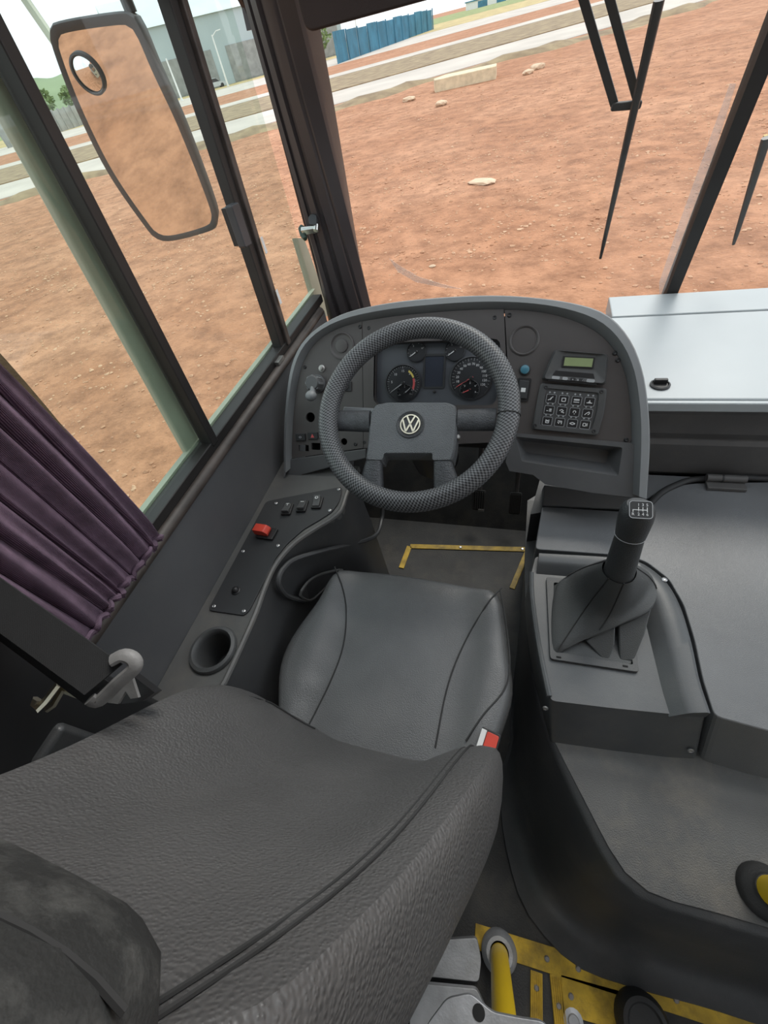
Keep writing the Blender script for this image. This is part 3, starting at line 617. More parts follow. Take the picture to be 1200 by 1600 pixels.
ICON = [[(-1, -.6, .2, .2), (-.2, .2, .6, .8), (-.3, -.5, .1, .1)], [(-.6, -.6, -.6, .6), (-.6, .6, .6, .6), (.6, .6, .6, -.6), (.6, -.6, -.6, -.6)], [(-.9, .5, .9, .5), (-.9, .2, .9, .2), (-.9, -.5, .9, -.5)], [(-.9, -.4, .9, -.4), (-.4, -.1, .4, -.1), (0, -.1, 0, .6)],
        [(-.9, -.3, -.3, -.3), (0, .4, .8, .4), (0, 0, .8, 0), (0, -.4, .8, -.4)], [(-.8, .1, 0, .6), (0, .6, .6, .1), (.6, .1, -.2, -.3), (-.2, -.3, .9, -.6)], [(-.3, .5, .3, .5), (.4, .4, .4, -.2), (-.4, .4, -.4, -.2), (-.1, -.6, .2, -.6)], [(-.8, -.6, -.2, .1), (-.2, .1, .5, .6), (.5, .6, .7, 0), (.7, 0, .2, -.5)],
        [(-.5, -.6, -.5, .6), (.5, -.6, .5, .6), (-.3, .3, .3, .3), (-.3, 0, .3, 0), (-.5, -.6, .5, -.6)], [(-.7, .5, .6, .5), (.6, .5, .6, -.6), (-.2, .1, .3, .1), (-.7, .1, -.2, -.5)], [(-.9, 0, 0, .4), (0, .4, .9, 0), (.9, 0, 0, -.4), (0, -.4, -.9, 0)], [(-.7, -.5, -.7, .5), (-.7, .5, .2, .5), (.2, .5, .2, -.5), (.2, -.5, -.7, -.5), (.6, -.5, .6, .6)]]
kang = math.atan2(ex[1], ex[0])
for r in range(3):
    for c in range(4):
        p = k00 + ex * c + ey * r; f = FD.at(p[0], p[1], .009).rot(kang)
        ky = MB().prism(f, rrect(-.0115, .0115, -.0105, .0105, .003), 0, .002).build('key', m_black, kp, False)
        mb = MB().prism(f, rrect(-.0115, .0115, -.0105, .0105, .003), .002, .0023, [rrect(-.0106, .0106, -.0096, .0096, .0024)])
        mb.build('key_outline', m_dim, kp, False)
        mb = MB()
        for (x0, y0, x1, y1) in ICON[r * 4 + c]:
            mb.bar(f(x0 * .007, y0 * .0065, .0023), f(x1 * .007, y1 * .0065, .0023), .0016, .0005, f.v if abs(x1 - x0) > .01 else f.u)
        mb.build('key_symbol', m_white, kp, False)
        mb = MB()
        for s in (-1, 1): mb.lathe(f.at(s * .0055, .0148, 0), [(.0022, 0), (.0022, .0012), (.001, .0016)], 8)
        mb.build('indicator_light', m_dim, kp, False)
# instrument cluster
CO = -.022
fc = FD.at(0, 0, CO)
cq = [FD.px(*p, CO) for p in ((600, 536), (780, 543), (783, 626), (608, 630))]
ux0, uy0 = cq[3]; ux1, uy1 = cq[1]
cl = MB().prism(fc, [(cx0 + .001, cy0 + .001), (cx1 - .001, cy0 + .001), (cx1 - .001, cy1 - .001), (cx0 + .001, cy1 - .001)], -.006, 0).build('instrument_cluster', m_lens, db_, False)
def gpos(px, py): return FD.px(px, py, CO)
def gauge(px, py, r, a0, a1, nmaj, nmin, nums, needle, ncol, tsize, cut=None):
    f = FD.at(*gpos(px, py), CO)
    MB().lathe(f, [(r * 1.04, 0), (r * 1.04, .005), (r * .98, .006), (r * .96, .002), (r * .02, .002)], 40).build('gauge_dial', m_gauge, cl)
    mb = MB()
    for k in range(nmaj * nmin + 1):
        a = math.radians(a0 + (a1 - a0) * k / (nmaj * nmin)); big = k % nmin == 0
        mb.bar(f(math.cos(a) * r * (.80 if big else .86), math.sin(a) * r * (.80 if big else .86), .0024), f(math.cos(a) * r * .93, math.sin(a) * r * .93, .0024), .0016 if big else .0008, .0004, f.n)
    for k, s in enumerate(nums):
        a = math.radians(a0 + (a1 - a0) * k / (len(nums) - 1)); mb.text(s, tsize, f.at(math.cos(a) * r * .66, math.sin(a) * r * .66, .002), .0005)
    mb.build('gauge_scale', m_white, cl, False, kind='stuff')
    a = math.radians(needle); nd = MB(); nd.prism(f.rot(a), [(-r * .12, -.0016), (r * .8, -.0006), (r * .8, .0006), (-r * .12, .0016)], .004, .0052); nd.build('needle', ncol, cl, False)
    MB().lathe(f, [(r * .10, .002), (r * .10, .006), (r * .04, .007)], 14).build('needle_hub', m_black, cl)
    return f
G1 = gauge(630, 599, .049, 215, -30, 6, 5, ['', '5', '10', '15', '20', '25', '30'], 215, m_dim, .009)
G2 = gauge(736, 591, .054, 212, -28, 13, 2, ['', '10', '20', '30', '40', '50', '60', '70', '80', '90', '100', '110', '120', '130'], 211, m_redp, .0085)
gauge(651, 550, .026, 210, 30, 4, 2, ['0', '5', '10'], 215, m_white, .006)
gauge(711, 548, .026, 210, 30, 4, 2, ['0', '5', '10'], 215, m_white, .006)
f = FD.at(*gpos(634, 613), CO + .003); 
gauge(633, 614, .023, 200, -10, 4, 2, ['0', '1', '2'], 40, m_dim, .005); gauge(734, 609, .025, 200, -20, 4, 2, ['1', '2', '3', '4', '6'], 205, m_redp, .006)
mb = MB(); mb.loft([[G1(.049 * k * math.cos(a), .056 * k * math.sin(a), .0028) for a in np.radians(np.linspace(62, 24, 10))] for k in (.60, .70)], False).build('yellow_band', m_yelp, cl, False)
mb = MB(); mb.loft([[G1(.049 * k * math.cos(a), .056 * k * math.sin(a), .0028) for a in np.radians(np.linspace(20, -28, 10))] for k in (.58, .70)], False).build('red_band', m_redp, cl, False)
sq = [gpos(*p) for p in ((665, 557), (694, 557), (693, 604), (664, 604))]; sx = (sq[0][0], sq[1][0]); sy = (sq[2][1], sq[0][1])
MB().prism(fc, rrect(sx[0] - .005, sx[1] + .005, sy[0] - .005, sy[1] + .006, .004), 0, .003, [rrect(sx[0], sx[1], sy[0], sy[1], .002)]).build('screen_frame', m_plate, cl, False)
MB().box(fc, sx[0], sx[1], sy[0], sy[1], 0, .0012).build('screen', m_scr, cl, False)
f = FD.at(*gpos(679, 612), CO); MB().lathe(f, [(.004, 0), (.004, .006), (.002, .007)], 10).build('reset_pin', m_black, cl)

# ================================================================== STEERING WHEEL
sw_ = thing('steering_wheel', FW(0, 0, -.12), 'large four spoke steering wheel with woven grey cover', 'steering wheel')
R0, rt = .2095, .0235
mb = MB(); nu, nv = 160, 14
for j in range(nv + 1):
    pass
vs = []; fs = []; uvs = []
for i in range(nu):
    t = 2 * math.pi * i / nu
    for j in range(nv):
        a = 2 * math.pi * j / nv; rr = R0 + rt * math.cos(a); vs.append(FW(rr * math.cos(t), rr * math.sin(t), rt * math.sin(a)))
for i in range(nu):
    for j in range(nv):
        fs.append((i * nv + j, ((i + 1) % nu) * nv + j, ((i + 1) % nu) * nv + (j + 1) % nv, i * nv + (j + 1) % nv)); uvs.append([(i / nu, j / nv), ((i + 1) / nu, j / nv), ((i + 1) / nu, (j + 1) / nv), (i / nu, (j + 1) / nv)])
me = bpy.data.meshes.new('rim_cover'); me.from_pydata([tuple(v) for v in vs], [], fs); ul = me.uv_layers.new(name='uv'); k = 0
for q in uvs:
    for c in q: ul.data[k].uv = (c[0] * 340 + c[1] * 8, c[1] * 28); k += 1
me.shade_smooth(); me.materials.append(m_wcov); o = bpy.data.objects.new('rim_cover', me); COL.objects.link(o); child(o, sw_)
ts = [FW((R0 + (rt + .0007) * math.cos(a)) * math.cos(-.02), (R0 + (rt + .0007) * math.cos(a)) * math.sin(-.02), (rt + .0007) * math.sin(a)) for a in np.linspace(0, 2 * math.pi, 17)[:-1]]
MB().tube(ts, .0012, 6, True).build('cover_seam', m_seam, sw_)
def wp(px, py, off): return FW.px(px, py, off)
HO = -.005
hub = [wp(*p, HO) for p in ((570, 721), (574, 690), (578, 645), (586, 631), (604, 627), (700, 627), (712, 632), (716, 650), (712, 700), (707, 722), (677, 722), (678, 710), (598, 710), (596, 722))]
h2 = rounded(hub, .006); hc = np.mean(np.array(h2), 0)
MB().loft([[FW(*p, -.05) for p in h2], [FW(*p, HO - .010) for p in h2], [FW(*(hc + (np.array(p) - hc) * np.array([.985, .97])), HO - .002) for p in h2], [FW(*(hc + (np.array(p) - hc) * np.array([.95, .93])), HO + .002) for p in h2]], True, True, True).build('hub_pad', m_hub, sw_)
def spoke(pts, n0, n1, nm='spoke'):
    q = [np.array(wp(*p, -.015)) for p in pts]; rings = []
    return q
for sgn, pts in ((-1, ((524, 640), (524, 672), (578, 674), (578, 640))), (1, ((776, 636), (773, 672), (714, 672), (716, 638)))):
    q = [np.array(wp(*p, -.01)) for p in pts]; rings = []
    for t in np.linspace(0, 1, 5):
        a = q[0] * (1 - t) + q[3] * t; b = q[1] * (1 - t) + q[2] * t; c = (a + b) / 2; hh = np.linalg.norm(a - b) / 2; dx = (a - b) / 2
        rings.append([FW(*(c + dx * math.cos(x)), -.016 + hh * .55 * math.sin(x)) for x in np.linspace(0, 2 * math.pi, 17)[:-1]])
    MB().loft(rings, True, True, True).build('spoke', m_spoke, sw_)
for pts in (((571, 721), (596, 721), (598, 764), (560, 757)), ((677, 722), (707, 722), (719, 757), (677, 768))):
    q = [np.array(wp(*p, -.008)) for p in pts]; rings = []
    for t in np.linspace(0, 1, 5):
        a = q[0] * (1 - t) + q[3] * t; b = q[1] * (1 - t) + q[2] * t; c = (a + b) / 2; dx = (b - a) / 2; hh = .016
        rings.append([FW(*(c + dx * math.copysign(abs(math.cos(x)) ** .6, math.cos(x))), -.016 + hh * math.copysign(abs(math.sin(x)) ** .6, math.sin(x))) for x in np.linspace(0, 2 * math.pi, 17)[:-1]])
    MB().loft(rings, True, True, True).build('spoke', m_spoke, sw_)
ce_ = wp(641, 663, HO + .004); f = FW.at(*ce_, HO + .002)
em = MB().lathe(f, [(.033, -.002), (.033, .001), (.031, .0025), (.029, .001), (.001, .001)], 36).build('emblem_recess', m_spoke, sw_)
mb = MB(); RE = .0235
mb.loft([[f(k * math.cos(a), k * math.sin(a), z) for a in np.linspace(0, 2 * math.pi, 41)[:-1]] for k, z in ((RE, .001), (RE, .0035), (RE * .89, .0035), (RE * .89, .001))])
def stroke(mb, pts, w):
    for p, q in zip(pts, pts[1:]): mb.bar(f(*p, .0025), f(*q, .0025), w, .002, f.v if abs(q[0] - p[0]) > .5 * abs(q[1] - p[1]) else f.u)
stroke(mb, [(-.0092, .0190), (-.0008, .0022), (.0008, .0022), (.0092, .0190)], .0036)
stroke(mb, [(-.0185, .0105), (-.0085, -.0175), (0, .0010), (.0085, -.0175), (.0185, .0105)], .0036)
mb.build('emblem', m_gold, em, False)
MB().lathe(Frame(FW(0, 0, -.045), FW.u, FW.v), [(.045, 0), (.05, -.05), (.06, -.12), (.07, -.30)], 24).build('steering_column', m_black, sw_)
MB().lathe(FW.at(*wp(716, 685, -.03), -.03), [(.006, 0), (.006, .012), (.004, .014)], 10).build('hub_bolt', m_steel, sw_)
f = FW.at(*wp(540, 641, -.05), -.05); MB().bar(f(-.005, 0), f(.10, -.004), .016, .014, FW.v).build('stalk', m_rim, sw_, bevel=.004)

# ================================================================== FRONT SHELF on the right
CH = .75
sh = thing('front_shelf', (.6, 1.2, CH), 'grey shelf with painted-in sky sheen and hatch below the right side of the windshield', 'shelf')
yb = 1.545; ym = zp(1000, 493, CH)[1]
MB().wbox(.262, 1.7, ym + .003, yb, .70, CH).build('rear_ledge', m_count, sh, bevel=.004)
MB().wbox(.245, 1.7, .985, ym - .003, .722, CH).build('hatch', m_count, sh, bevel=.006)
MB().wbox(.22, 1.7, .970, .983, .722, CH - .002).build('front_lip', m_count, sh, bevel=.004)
prof = [(.986, .715), (.990, .70), (.990, .64), (1.0, .615), (.992, .60), (.990, .50), (1.02, .45), (1.06, .45), (1.06, .715)]
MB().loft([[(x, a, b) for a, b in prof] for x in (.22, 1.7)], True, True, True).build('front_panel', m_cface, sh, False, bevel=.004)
p = zp(1031, 602, CH); f = Frame((p[0], p[1], CH), (1, 0, 0), (0, 1, 0))
lt = MB().lathe(f, [(.023, 0), (.023, .004), (.019, .006), (.017, .003), (.001, .003)], 24).build('latch_ring', m_black, sh)
MB().box(f, -.014, .016, .002, .012, .003, .014).build('latch_lever', m_black, lt, bevel=.002)

# ================================================================== ENGINE COVER
LZ = .5
ec = thing('engine_cover', (.7, .4, 0), 'dark moulded engine cover with hinged lid right of the driver', 'engine cover')
PZ = .36
def o2(lst, h): return [zp(*p, h)[:2] for p in lst]
tpo = [(.062, .97), (.062, .70), (.075, .50), (.100, .36), (.122, .285)] + o2(((866, 1170), (905, 1250), (940, 1320), (965, 1362), (1005, 1398), (1060, 1420), (1200, 1460)), PZ) + [(1.2, .03), (1.65, .03)]
bso = [(.092, .97), (.080, .70), (.062, .50), (.060, .36), (.062, .285)] + o2(((782, 1200), (785, 1290), (806, 1385), (835, 1442), (900, 1508), (1000, 1545), (1200, 1605)), .0) + [(1.2, -.12), (1.65, -.12)]
NT = 60
tp_ = resample(smooth_curve(tpo, 5), NT); bs_ = resample(smooth_curve(bso, 5), NT)
rings = []
def mix(a, b, t): return np.array(a) * (1 - t) + np.array(b) * t
rings.append([(*(np.array(p) + np.array([.25, .25])), PZ) for p in tp_])
rings.append([(*mix(p, q, -.08), PZ) for p, q in zip(tp_, bs_)])
rings.append([(*mix(p, q, 0), PZ - .003) for p, q in zip(tp_, bs_)])
rings.append([(*mix(p, q, .06), PZ - .012) for p, q in zip(tp_, bs_)])
rings.append([(*mix(p, q, .30), PZ * .5) for p, q in zip(tp_, bs_)])
rings.append([(*mix(p, q, .50), .07) for p, q in zip(tp_, bs_)])
rings.append([(*mix(p, q, .60), .03) for p, q in zip(tp_, bs_)])
rings.append([(*mix(p, q, .78), .012) for p, q in zip(tp_, bs_)])
rings.append([(*mix(p, q, 1.0), .008) for p, q in zip(tp_, bs_)])
rings.append([(*mix(p, q, 1.02), .0) for p, q in zip(tp_, bs_)])
body = MB().loft(rings, False).build('body', m_cowl_side, ec)
top = [tuple(mix(p, q, -.06)) for p, q in zip(tp_, bs_)] + [(1.65, .97)]
MB().prism(FZ, top, PZ - .02, PZ + .002).build('platform', m_cowl, ec, False)
# lid
lidp = o2(((847, 791), (975, 799), (1012, 789), (1035, 768), (1060, 758), (1085, 755), (1200, 753)), LZ) + [(1.6, .955)] + [(1.6, zp(1200, 1140, LZ)[1])] + o2(((1200, 1142), (1116, 1119), (1098, 1062), (1085, 1000), (1068, 945), (1045, 905), (1010, 878), (985, 870), (950, 866), (836, 858)), LZ)
l2 = rounded(lidp, .012)
MB().loft([[(*(np.array(p) + (np.array([.017, -.047]) if p[1] < .37 else 0)), PZ) for p in l2], [(*p, LZ) for p in l2]], True, True, True).build('lid', m_lid, ec, False, bevel=.010, segs=3)
gk = [zp(*p, LZ + .003) for p in ((985, 806), (1010, 792), (1033, 770), (1056, 758), (1080, 750), (1120, 748), (1200, 748))] + [np.array([1.5, .965, LZ + .003])]
MB().tube(smooth_curve(gk, 5), .0085, 10).build('gasket', m_rub, ec)
p0 = zp(1104, 746, LZ + .02); p1 = zp(1166, 749, LZ + .02); f = Frame(p0, p1 - p0, (0, 1, 0)); hl_ = np.linalg.norm(p1 - p0)
hg = MB().tube([p0, p1], .010, 12).build('hinge', m_cface, ec); MB().tube([f(hl_ * .38, 0, 0), f(hl_ * .42, 0, 0)], .0115, 12).build('hinge_knuckle', m_black, hg); MB().box(f, 0, hl_, -.03, -.004, -.018, -.008).build('hinge_leaf', m_cface, hg, bevel=.002)
fcv = o2(((1012, 778), (1025, 770), (1060, 752), (1110, 744), (1200, 742)), LZ)
MB().prism(FZ, [tuple(p) for p in fcv] + [(1.6, .97), (1.6, .984), (.3, .984), (.30, .90)], PZ, LZ - .004).build('front_cover', m_lid, ec, False, bevel=.004)
MB().prism(FZ, [(.062, .80), (.09, .97), (.34, .99), (.36, .9)], PZ, LZ - .006).build('front_corner', m_cowl_side, ec, False)

# ================================================================== GEAR CONSOLE
gc = thing('gear_console', (.2, .45, PZ), 'dark grey raised plastic console around the gear lever', 'console')
BZ = .488
op = o2(((836, 864), (948, 871), (985, 876), (1008, 884), (1040, 910), (1062, 948), (1079, 1003), (1092, 1064), (1110, 1118)), LZ) + o2(((1060, 1116), (960, 1106), (860, 1094)), LZ) + o2(((845, 1030), (831, 950), (827, 900)), LZ)
op = rounded(op, .01)
ctr = np.mean(np.array(op), 0)
low = []
for p in op:
    d = np.array([0, 0.])
    if p[1] < .36: d = np.array([0.017, -.047])
    low.append(np.array(p) + d)
MB().loft([[(*p, PZ) for p in low], [(*p, BZ - .008) for p in op], [(*(ctr + (np.array(p) - ctr) * .985), BZ) for p in op]], True, False, True).build('body', m_cons, gc)
rim_o = o2(((842, 866), (948, 872), (985, 877), (1007, 885), (1039, 911), (1061, 949), (1078, 1004), (1091, 1064), (1108, 1116)), LZ)
rim_i = o2(((840, 886), (930, 893), (965, 898), (985, 906), (1003, 926), (1017, 958), (1031, 1010), (1046, 1070), (1060, 1114)), LZ + .012)
NR = 40; ro = resample(smooth_curve(rim_o, 5), NR); ri = resample(smooth_curve(rim_i, 5), NR)
mb = MB(); rings = []
for i, (a, b) in enumerate(zip(ro, ri)):
    rings.append([(*mix(a, b, -.02), BZ - .01), (*mix(a, b, 0), LZ + .006), (*mix(a, b, .12), LZ + .012), (*mix(a, b, .55), LZ + .012), (*mix(a, b, .75), LZ + .006), (*mix(a, b, 1.15), BZ - .002)])
mb.loft(rings, True, True, True).build('raised_lip', m_cons, gc)
le = [zp(*p, BZ + .004) for p in ((830, 895), (831, 930), (838, 985), (848, 1040), (858, 1088))]
MB().tube(smooth_curve(le, 4), .006, 8).build('edge_bead', m_cons, gc)
copies(gc, 'screw', MB().lathe(FZ, [(.006, 0), (.006, .002), (.004, .003), (.0025, .002)], 12), m_screw, [Frame(zp(1038, 906, LZ + .011), (1, 0, 0), (0, 1, 0)).mat(), Frame(zp(1079, 1172, .394), (1, 0, 0), (0, .32, .95)).mat(), Frame(zp(852, 1106, .47), (1, 0, 0), (0, .25, .97)).mat()])
# ================================================================== GEAR LEVER
FZB = BZ + .002
gl_ = thing('gear_lever', (.2, .48, FZB), 'black leather gear lever with shift pattern cap and folded gaiter', 'gear lever')
fo = [zp(*p, FZB)[:2] for p in ((853, 903), (978, 915), (998, 1052), (859, 1031))]; fi_ = [zp(*p, FZB)[:2] for p in ((865, 912), (965, 922), (988, 1040), (866, 1019))]
MB().prism(FZ, rounded(fo, .008), FZB - .001, FZB + .006, [rounded(fi_, .004)]).build('gaiter_frame', m_plas, gl_, False, bevel=.0015)
mb = MB()
for px, py in ((873, 1027), (977, 1041)):
    c = zp(px, py, FZB + .006); mb.box(Frame(c, (.99, .02, 0), (0, 1, 0)), -.005, .005, -.002, .002, 0, .0006)
mb.build('frame_slot', m_hole, gl_, False)
# gaiter: leans from frame to the neck
neck = dp(975, 880, .62); 
nk_t = dp(972, 882, .68); base_c = zp(925, 975, FZB)
KN = None
# lever axis from image: neck bottom (968,888) to knob top (997,790)
ax0 = yp(967, 893, .52); ax1 = yp(1000, 787, .555)
axd = (ax1 - ax0) / np.linalg.norm(ax1 - ax0)
sx_ = np.cross(axd, (0, 1, 0)); sx_ /= np.linalg.norm(sx_); sy_ = np.cross(axd, sx_)
topc = ax0 + axd * .004
def rg(lst): return [zp(px, py, h) for px, py, h in lst]
B0 = FZB + .003
neck_ = [topc + np.array([math.cos(t) * .031, math.sin(t) * .031, 0]) for t in np.radians((140, 180, 220, 265, 310, 0, 40, 90))]
shld_ = rg(((918, 884, .548), (900, 908, .540), (912, 945, .545), (940, 962, .553), (978, 952, .566), (1012, 918, .570), (1008, 890, .566), (960, 874, .555)))
mid_ = rg(((893, 896, .525), (868, 925, .503), (867, 1011, .499), (912, 1000, .512), (966, 978, .535), (1021, 947, .548), (1013, 900, .550), (955, 876, .535)))
tuck_ = rg(((880, 906, .503), (867, 935, .496), (868, 1012, .493), (922, 982, .499), (955, 970, .502), (985, 955, .508), (978, 915, .508), (920, 898, .500)))
base_ = rg(((867, 914, B0), (867, 960, B0), (868, 1017, B0), (915, 1028, B0), (985, 1037, B0), (974, 985, B0), (965, 923, B0), (915, 918, B0)))
G5 = [smooth_curve(q, 6, True) for q in (neck_, shld_, mid_, tuck_, base_)]
colm = [smooth_curve([q[k] for q in G5], 5) for k in range(48)]
MB().loft([[c_[t] for c_ in colm] for t in range(len(colm[0]))], True).build('gaiter', m_boot, gl_)
for nm_, lst in (('gaiter_fold', ((914, 1001, .506), (938, 988, .520), (962, 978, .524), (961, 1008, .507), (952, 1031, .493), (940, 1029, .493))), ('gaiter_fold', ((966, 978, .524), (1000, 962, .535), (1019, 950, .540), (1008, 992, .520), (990, 1034, .494), (968, 1032, .493)))):
    q = rg(lst); MB().loft([[p - np.array([0, -.012, .012]) for p in q], q], True, True, True).build(nm_, m_boot, gl_, False, bevel=.004)
for k, t1 in ((1, 11), (13, 11), (33, 14), (20, 9)):
    MB().tube([p + np.array([0, 0, .0010]) for p in colm[k][:t1]], .0014, 6).build('gaiter_seam', m_seam, gl_)
fk = Frame(ax0, sx_, sy_)
if fk.n @ axd < 0: fk = Frame(ax0, -sx_, sy_)
Lk = np.linalg.norm(ax1 - ax0)
MB().lathe(fk, [(.0285, -.012), (.028, 0), (.026, Lk * .35), (.0248, Lk * .55), (.0255, Lk * .58)], 24).build('shaft_cover', m_knob, gl_)
MB().lathe(fk, [(.0258, Lk * .58), (.027, Lk * .66), (.0285, Lk * .78), (.0285, Lk * .88), (.026, Lk * .95), (.020, Lk * .99), (.001, Lk * 1.0)], 24).build('knob', m_knob, gl_)
MB().tube([fk(.0258 * math.cos(a), .0258 * math.sin(a), Lk * .575) for a in np.linspace(0, 2 * math.pi, 25)[:-1]], .0008, 5, True).build('knob_seam', m_dim, gl_)
capc = fk(0, 0, Lk * .86); tocam = CAM - capc; tocam /= np.linalg.norm(tocam)
nrm = fk.n * .55 + np.array([-.05, -.55, .45]); nrm /= np.linalg.norm(nrm); uu = np.cross((0, 1, .3), nrm)
fcap = Frame(capc + nrm * .0262, uu, np.cross(nrm, uu))
pt = MB().prism(fcap, rrect(-.0185, .0185, -.0165, .0165, .006), 0, .0025).build('pattern_cap', m_black, gl_, bevel=.001)
MB().prism(fcap, rrect(-.018, .018, -.016, .016, .006), .0025, .003, [rrect(-.0168, .0168, -.0148, .0148, .005)]).build('cap_outline', m_dim, pt, False)
mb = MB(); fq = fcap.at(0, 0, .0028)
mb.bar(fq(-.012, -.0005), fq(.0095, -.0005), .0011, .0004, fcap.v)
for x in (-.0035, .003, .0095): mb.bar(fq(x, -.0045), fq(x, .0045), .0011, .0004, fcap.u)
mb.bar(fq(-.012, -.0045), fq(-.012, 0), .0011, .0004, fcap.u)
for x, y, s in ((-.0035, .0085, '1'), (.003, .0085, '3'), (.0095, .0085, '5'), (-.012, -.0085, 'R'), (-.0035, -.0085, '2'), (.003, -.0085, '4'), (.0095, -.0085, '6')): mb.text(s, .0072, fq.at(x, y), .0003)
mb.build('shift_pattern', m_white, pt, False)

# ================================================================== SIDE CONSOLE (left)
SZ = .61
sd = thing('side_console', (-.6, .5, 0), 'low grey console with switches and cup holder along the left wall', 'console')
inn = [(-.548, -.5), (-.546, .1)] + o2(((355, 1064), (380, 1010), (403, 957), (418, 915), (435, 880), (461, 850), (495, 826), (520, 811), (535, 797), (543, 775), (553, 745)), SZ)
inn = [np.array(p) for p in inn]; inn = smooth_curve(inn, 4)
outl = [tuple(p) for p in inn] + [(-.44, .84), (-.699, .84), (-.699, -.5)]
cupc = zp(334, 1016, SZ)
ch = circ(cupc[0], cupc[1], .041, 28)
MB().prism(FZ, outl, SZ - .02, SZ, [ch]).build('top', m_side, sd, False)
bead = [np.array([p[0] - .006, p[1], SZ - .002]) for p in inn]; MB().tube(bead, .007, 8).build('edge_bead', m_side, sd)
rw = []
ni = resample(inn, 60)
wall_r = [[np.array([p[0], p[1], SZ - .004]) for p in ni], [np.array([p[0] + .012, p[1], .40]) for p in ni], [np.array([p[0] + .02, p[1], .02]) for p in ni], [np.array([p[0] + .02, p[1], 0.0]) for p in ni]]
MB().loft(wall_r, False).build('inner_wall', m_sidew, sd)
# lower bulged moulding with pull pocket
mo = [xp(300 + a * .2333, 740 + b * .2333, -.505) for a, b in ((1110, 200), (1100, 300), (1030, 410), (850, 500), (745, 575), (690, 640), (660, 700), (655, 760), (690, 820), (740, 845), (800, 862))]
def wx(y, z): 
    ys = np.array([p[1] for p in ni]); xs = np.array([p[0] for p in ni]); return float(np.interp(y, ys, xs)) + .008
mo2 = [np.array([wx(p[1], p[2]) + .01 + max(0, (SZ - p[2])) * .05, p[1], p[2]]) for p in mo]
MB().tube(smooth_curve(mo2, 4), .007, 8).build('moulding_bead', m_sidew, sd)
pk = [xp(300 + a * .2333, 740 + b * .2333, -.52) for a, b in ((735, 815), (770, 730), (810, 680), (850, 650), (893, 632), (880, 700), (850, 780), (800, 850))]
MB().tube(smooth_curve([np.array([wx(p[1], p[2]) + .022, p[1], p[2]]) for p in pk], 3, True), .004, 6, True).build('pocket_rim', m_side, sd)
MB().add([np.array([wx(p[1], p[2]) + .018, p[1], p[2]]) for p in pk], [tuple(range(len(pk)))]).build('pocket_face', m_sidew, sd, False)
# switch plate
pp = [zp(300 + a * .2333, 740 + b * .2333, SZ)[:2] for a, b in ((500, 190), (1008, 92), (1000, 150), (985, 200), (940, 262), (850, 320), (750, 378), (640, 475), (560, 575), (490, 720), (430, 840), (385, 925), (350, 955), (110, 920))]
pp = rounded(pp, .012)
MB().prism(FZ, pp, SZ, SZ + .004).build('switch_plate', m_plate, sd, False, bevel=.001)
copies(sd, 'screw', MB().lathe(FZ, [(.0048, 0), (.0048, .0018), (.003, .0026), (.0018, .0015)], 12), m_screw,
       [Frame(zp(300 + a * .2333, 740 + b * .2333, SZ + .004), (1, 0, 0), (0, 1, 0)).mat() for a, b in ((563, 200), (982, 106), (922, 247), (576, 483), (342, 522), (148, 890), (347, 922))])
for k, (a, b, kind) in enumerate(((640, 240, 0), (740, 220, 1), (840, 197, 2))):
    c = zp(300 + a * .2333, 740 + b * .2333, SZ + .006); f = Frame((c[0], c[1], SZ + .004), (1, .12, 0), (-.12, 1, 0))
    s_ = MB().prism(f, rrect(-.0145, .0145, -.021, .021, .003), 0, .007).build('rocker_switch', m_black, sd, bevel=.0015)
    fv = Frame(f(-.010, 0, .006), f.v, f.n)
    MB().prism(fv, [(-.0165, 0), (.0165, 0), (.0165, .004), (.002, .005), (-.0165, .011)] if kind < 2 else [(-.0165, 0), (.0165, 0), (.0165, .013), (0, .006), (-.0165, .004)], 0, .020).build('rocker', m_plas, s_, bevel=.0012)
    mb = MB(); fs_ = f.at(0, .010 if kind < 2 else .008, .0118 if kind < 2 else .017)
    if kind == 0: mb.bar(fs_(-.005, .004), fs_(.005, .004), .0014, .0005, f.v); mb.bar(fs_(0, -.003), fs_(0, .004), .0014, .0005, f.u)
    elif kind == 1: mb.bar(fs_(-.005, .0), fs_(.005, .0), .0018, .0005, f.v)
    else: mb.loft([[fs_(.005 * k_ * math.cos(t), .005 * k_ * math.sin(t), 0) for t in np.linspace(0, 6.28, 14)] for k_ in (1, .6)])
    mb.build('switch_symbol', m_white, s_, False)
c = zp(412, 832, SZ + .01); f = Frame((c[0], c[1], SZ + .004), (1, -.05, 0), (.05, 1, 0))
s_ = MB().prism(f, rrect(-.016, .036, -.019, .019, .003), 0, .008).build('guarded_switch', m_black, sd, bevel=.0015)
fv = Frame(f(0, -.012, .008), f.u, f.n); MB().prism(fv, rounded([(-.022, 0), (.020, 0), (.022, .010), (.012, .020), (-.022, .020)], .003), -.024, 0).build('red_cap', m_red, s_, bevel=.001)
c = zp(369, 923, SZ + .004); f = Frame((c[0], c[1], SZ + .004), (1, 0, 0), (0, 1, 0)); MB().lathe(f, [(.0125, 0), (.0115, .002), (.009, .003), (.008, .008), (.005, .011), (.001, .012)], 18).build('dome_button', m_black, sd)
f = Frame((cupc[0], cupc[1], SZ), (1, 0, 0), (0, 1, 0))
cu_ = MB().lathe(f, [(.040, -.001), (.055, -.001), (.056, .004), (.053, .010), (.046, .012), (.042, .008), (.040, -.002), (.036, -.09), (.001, -.092)], 40, False, True).build('cup_holder', m_plas, sd)

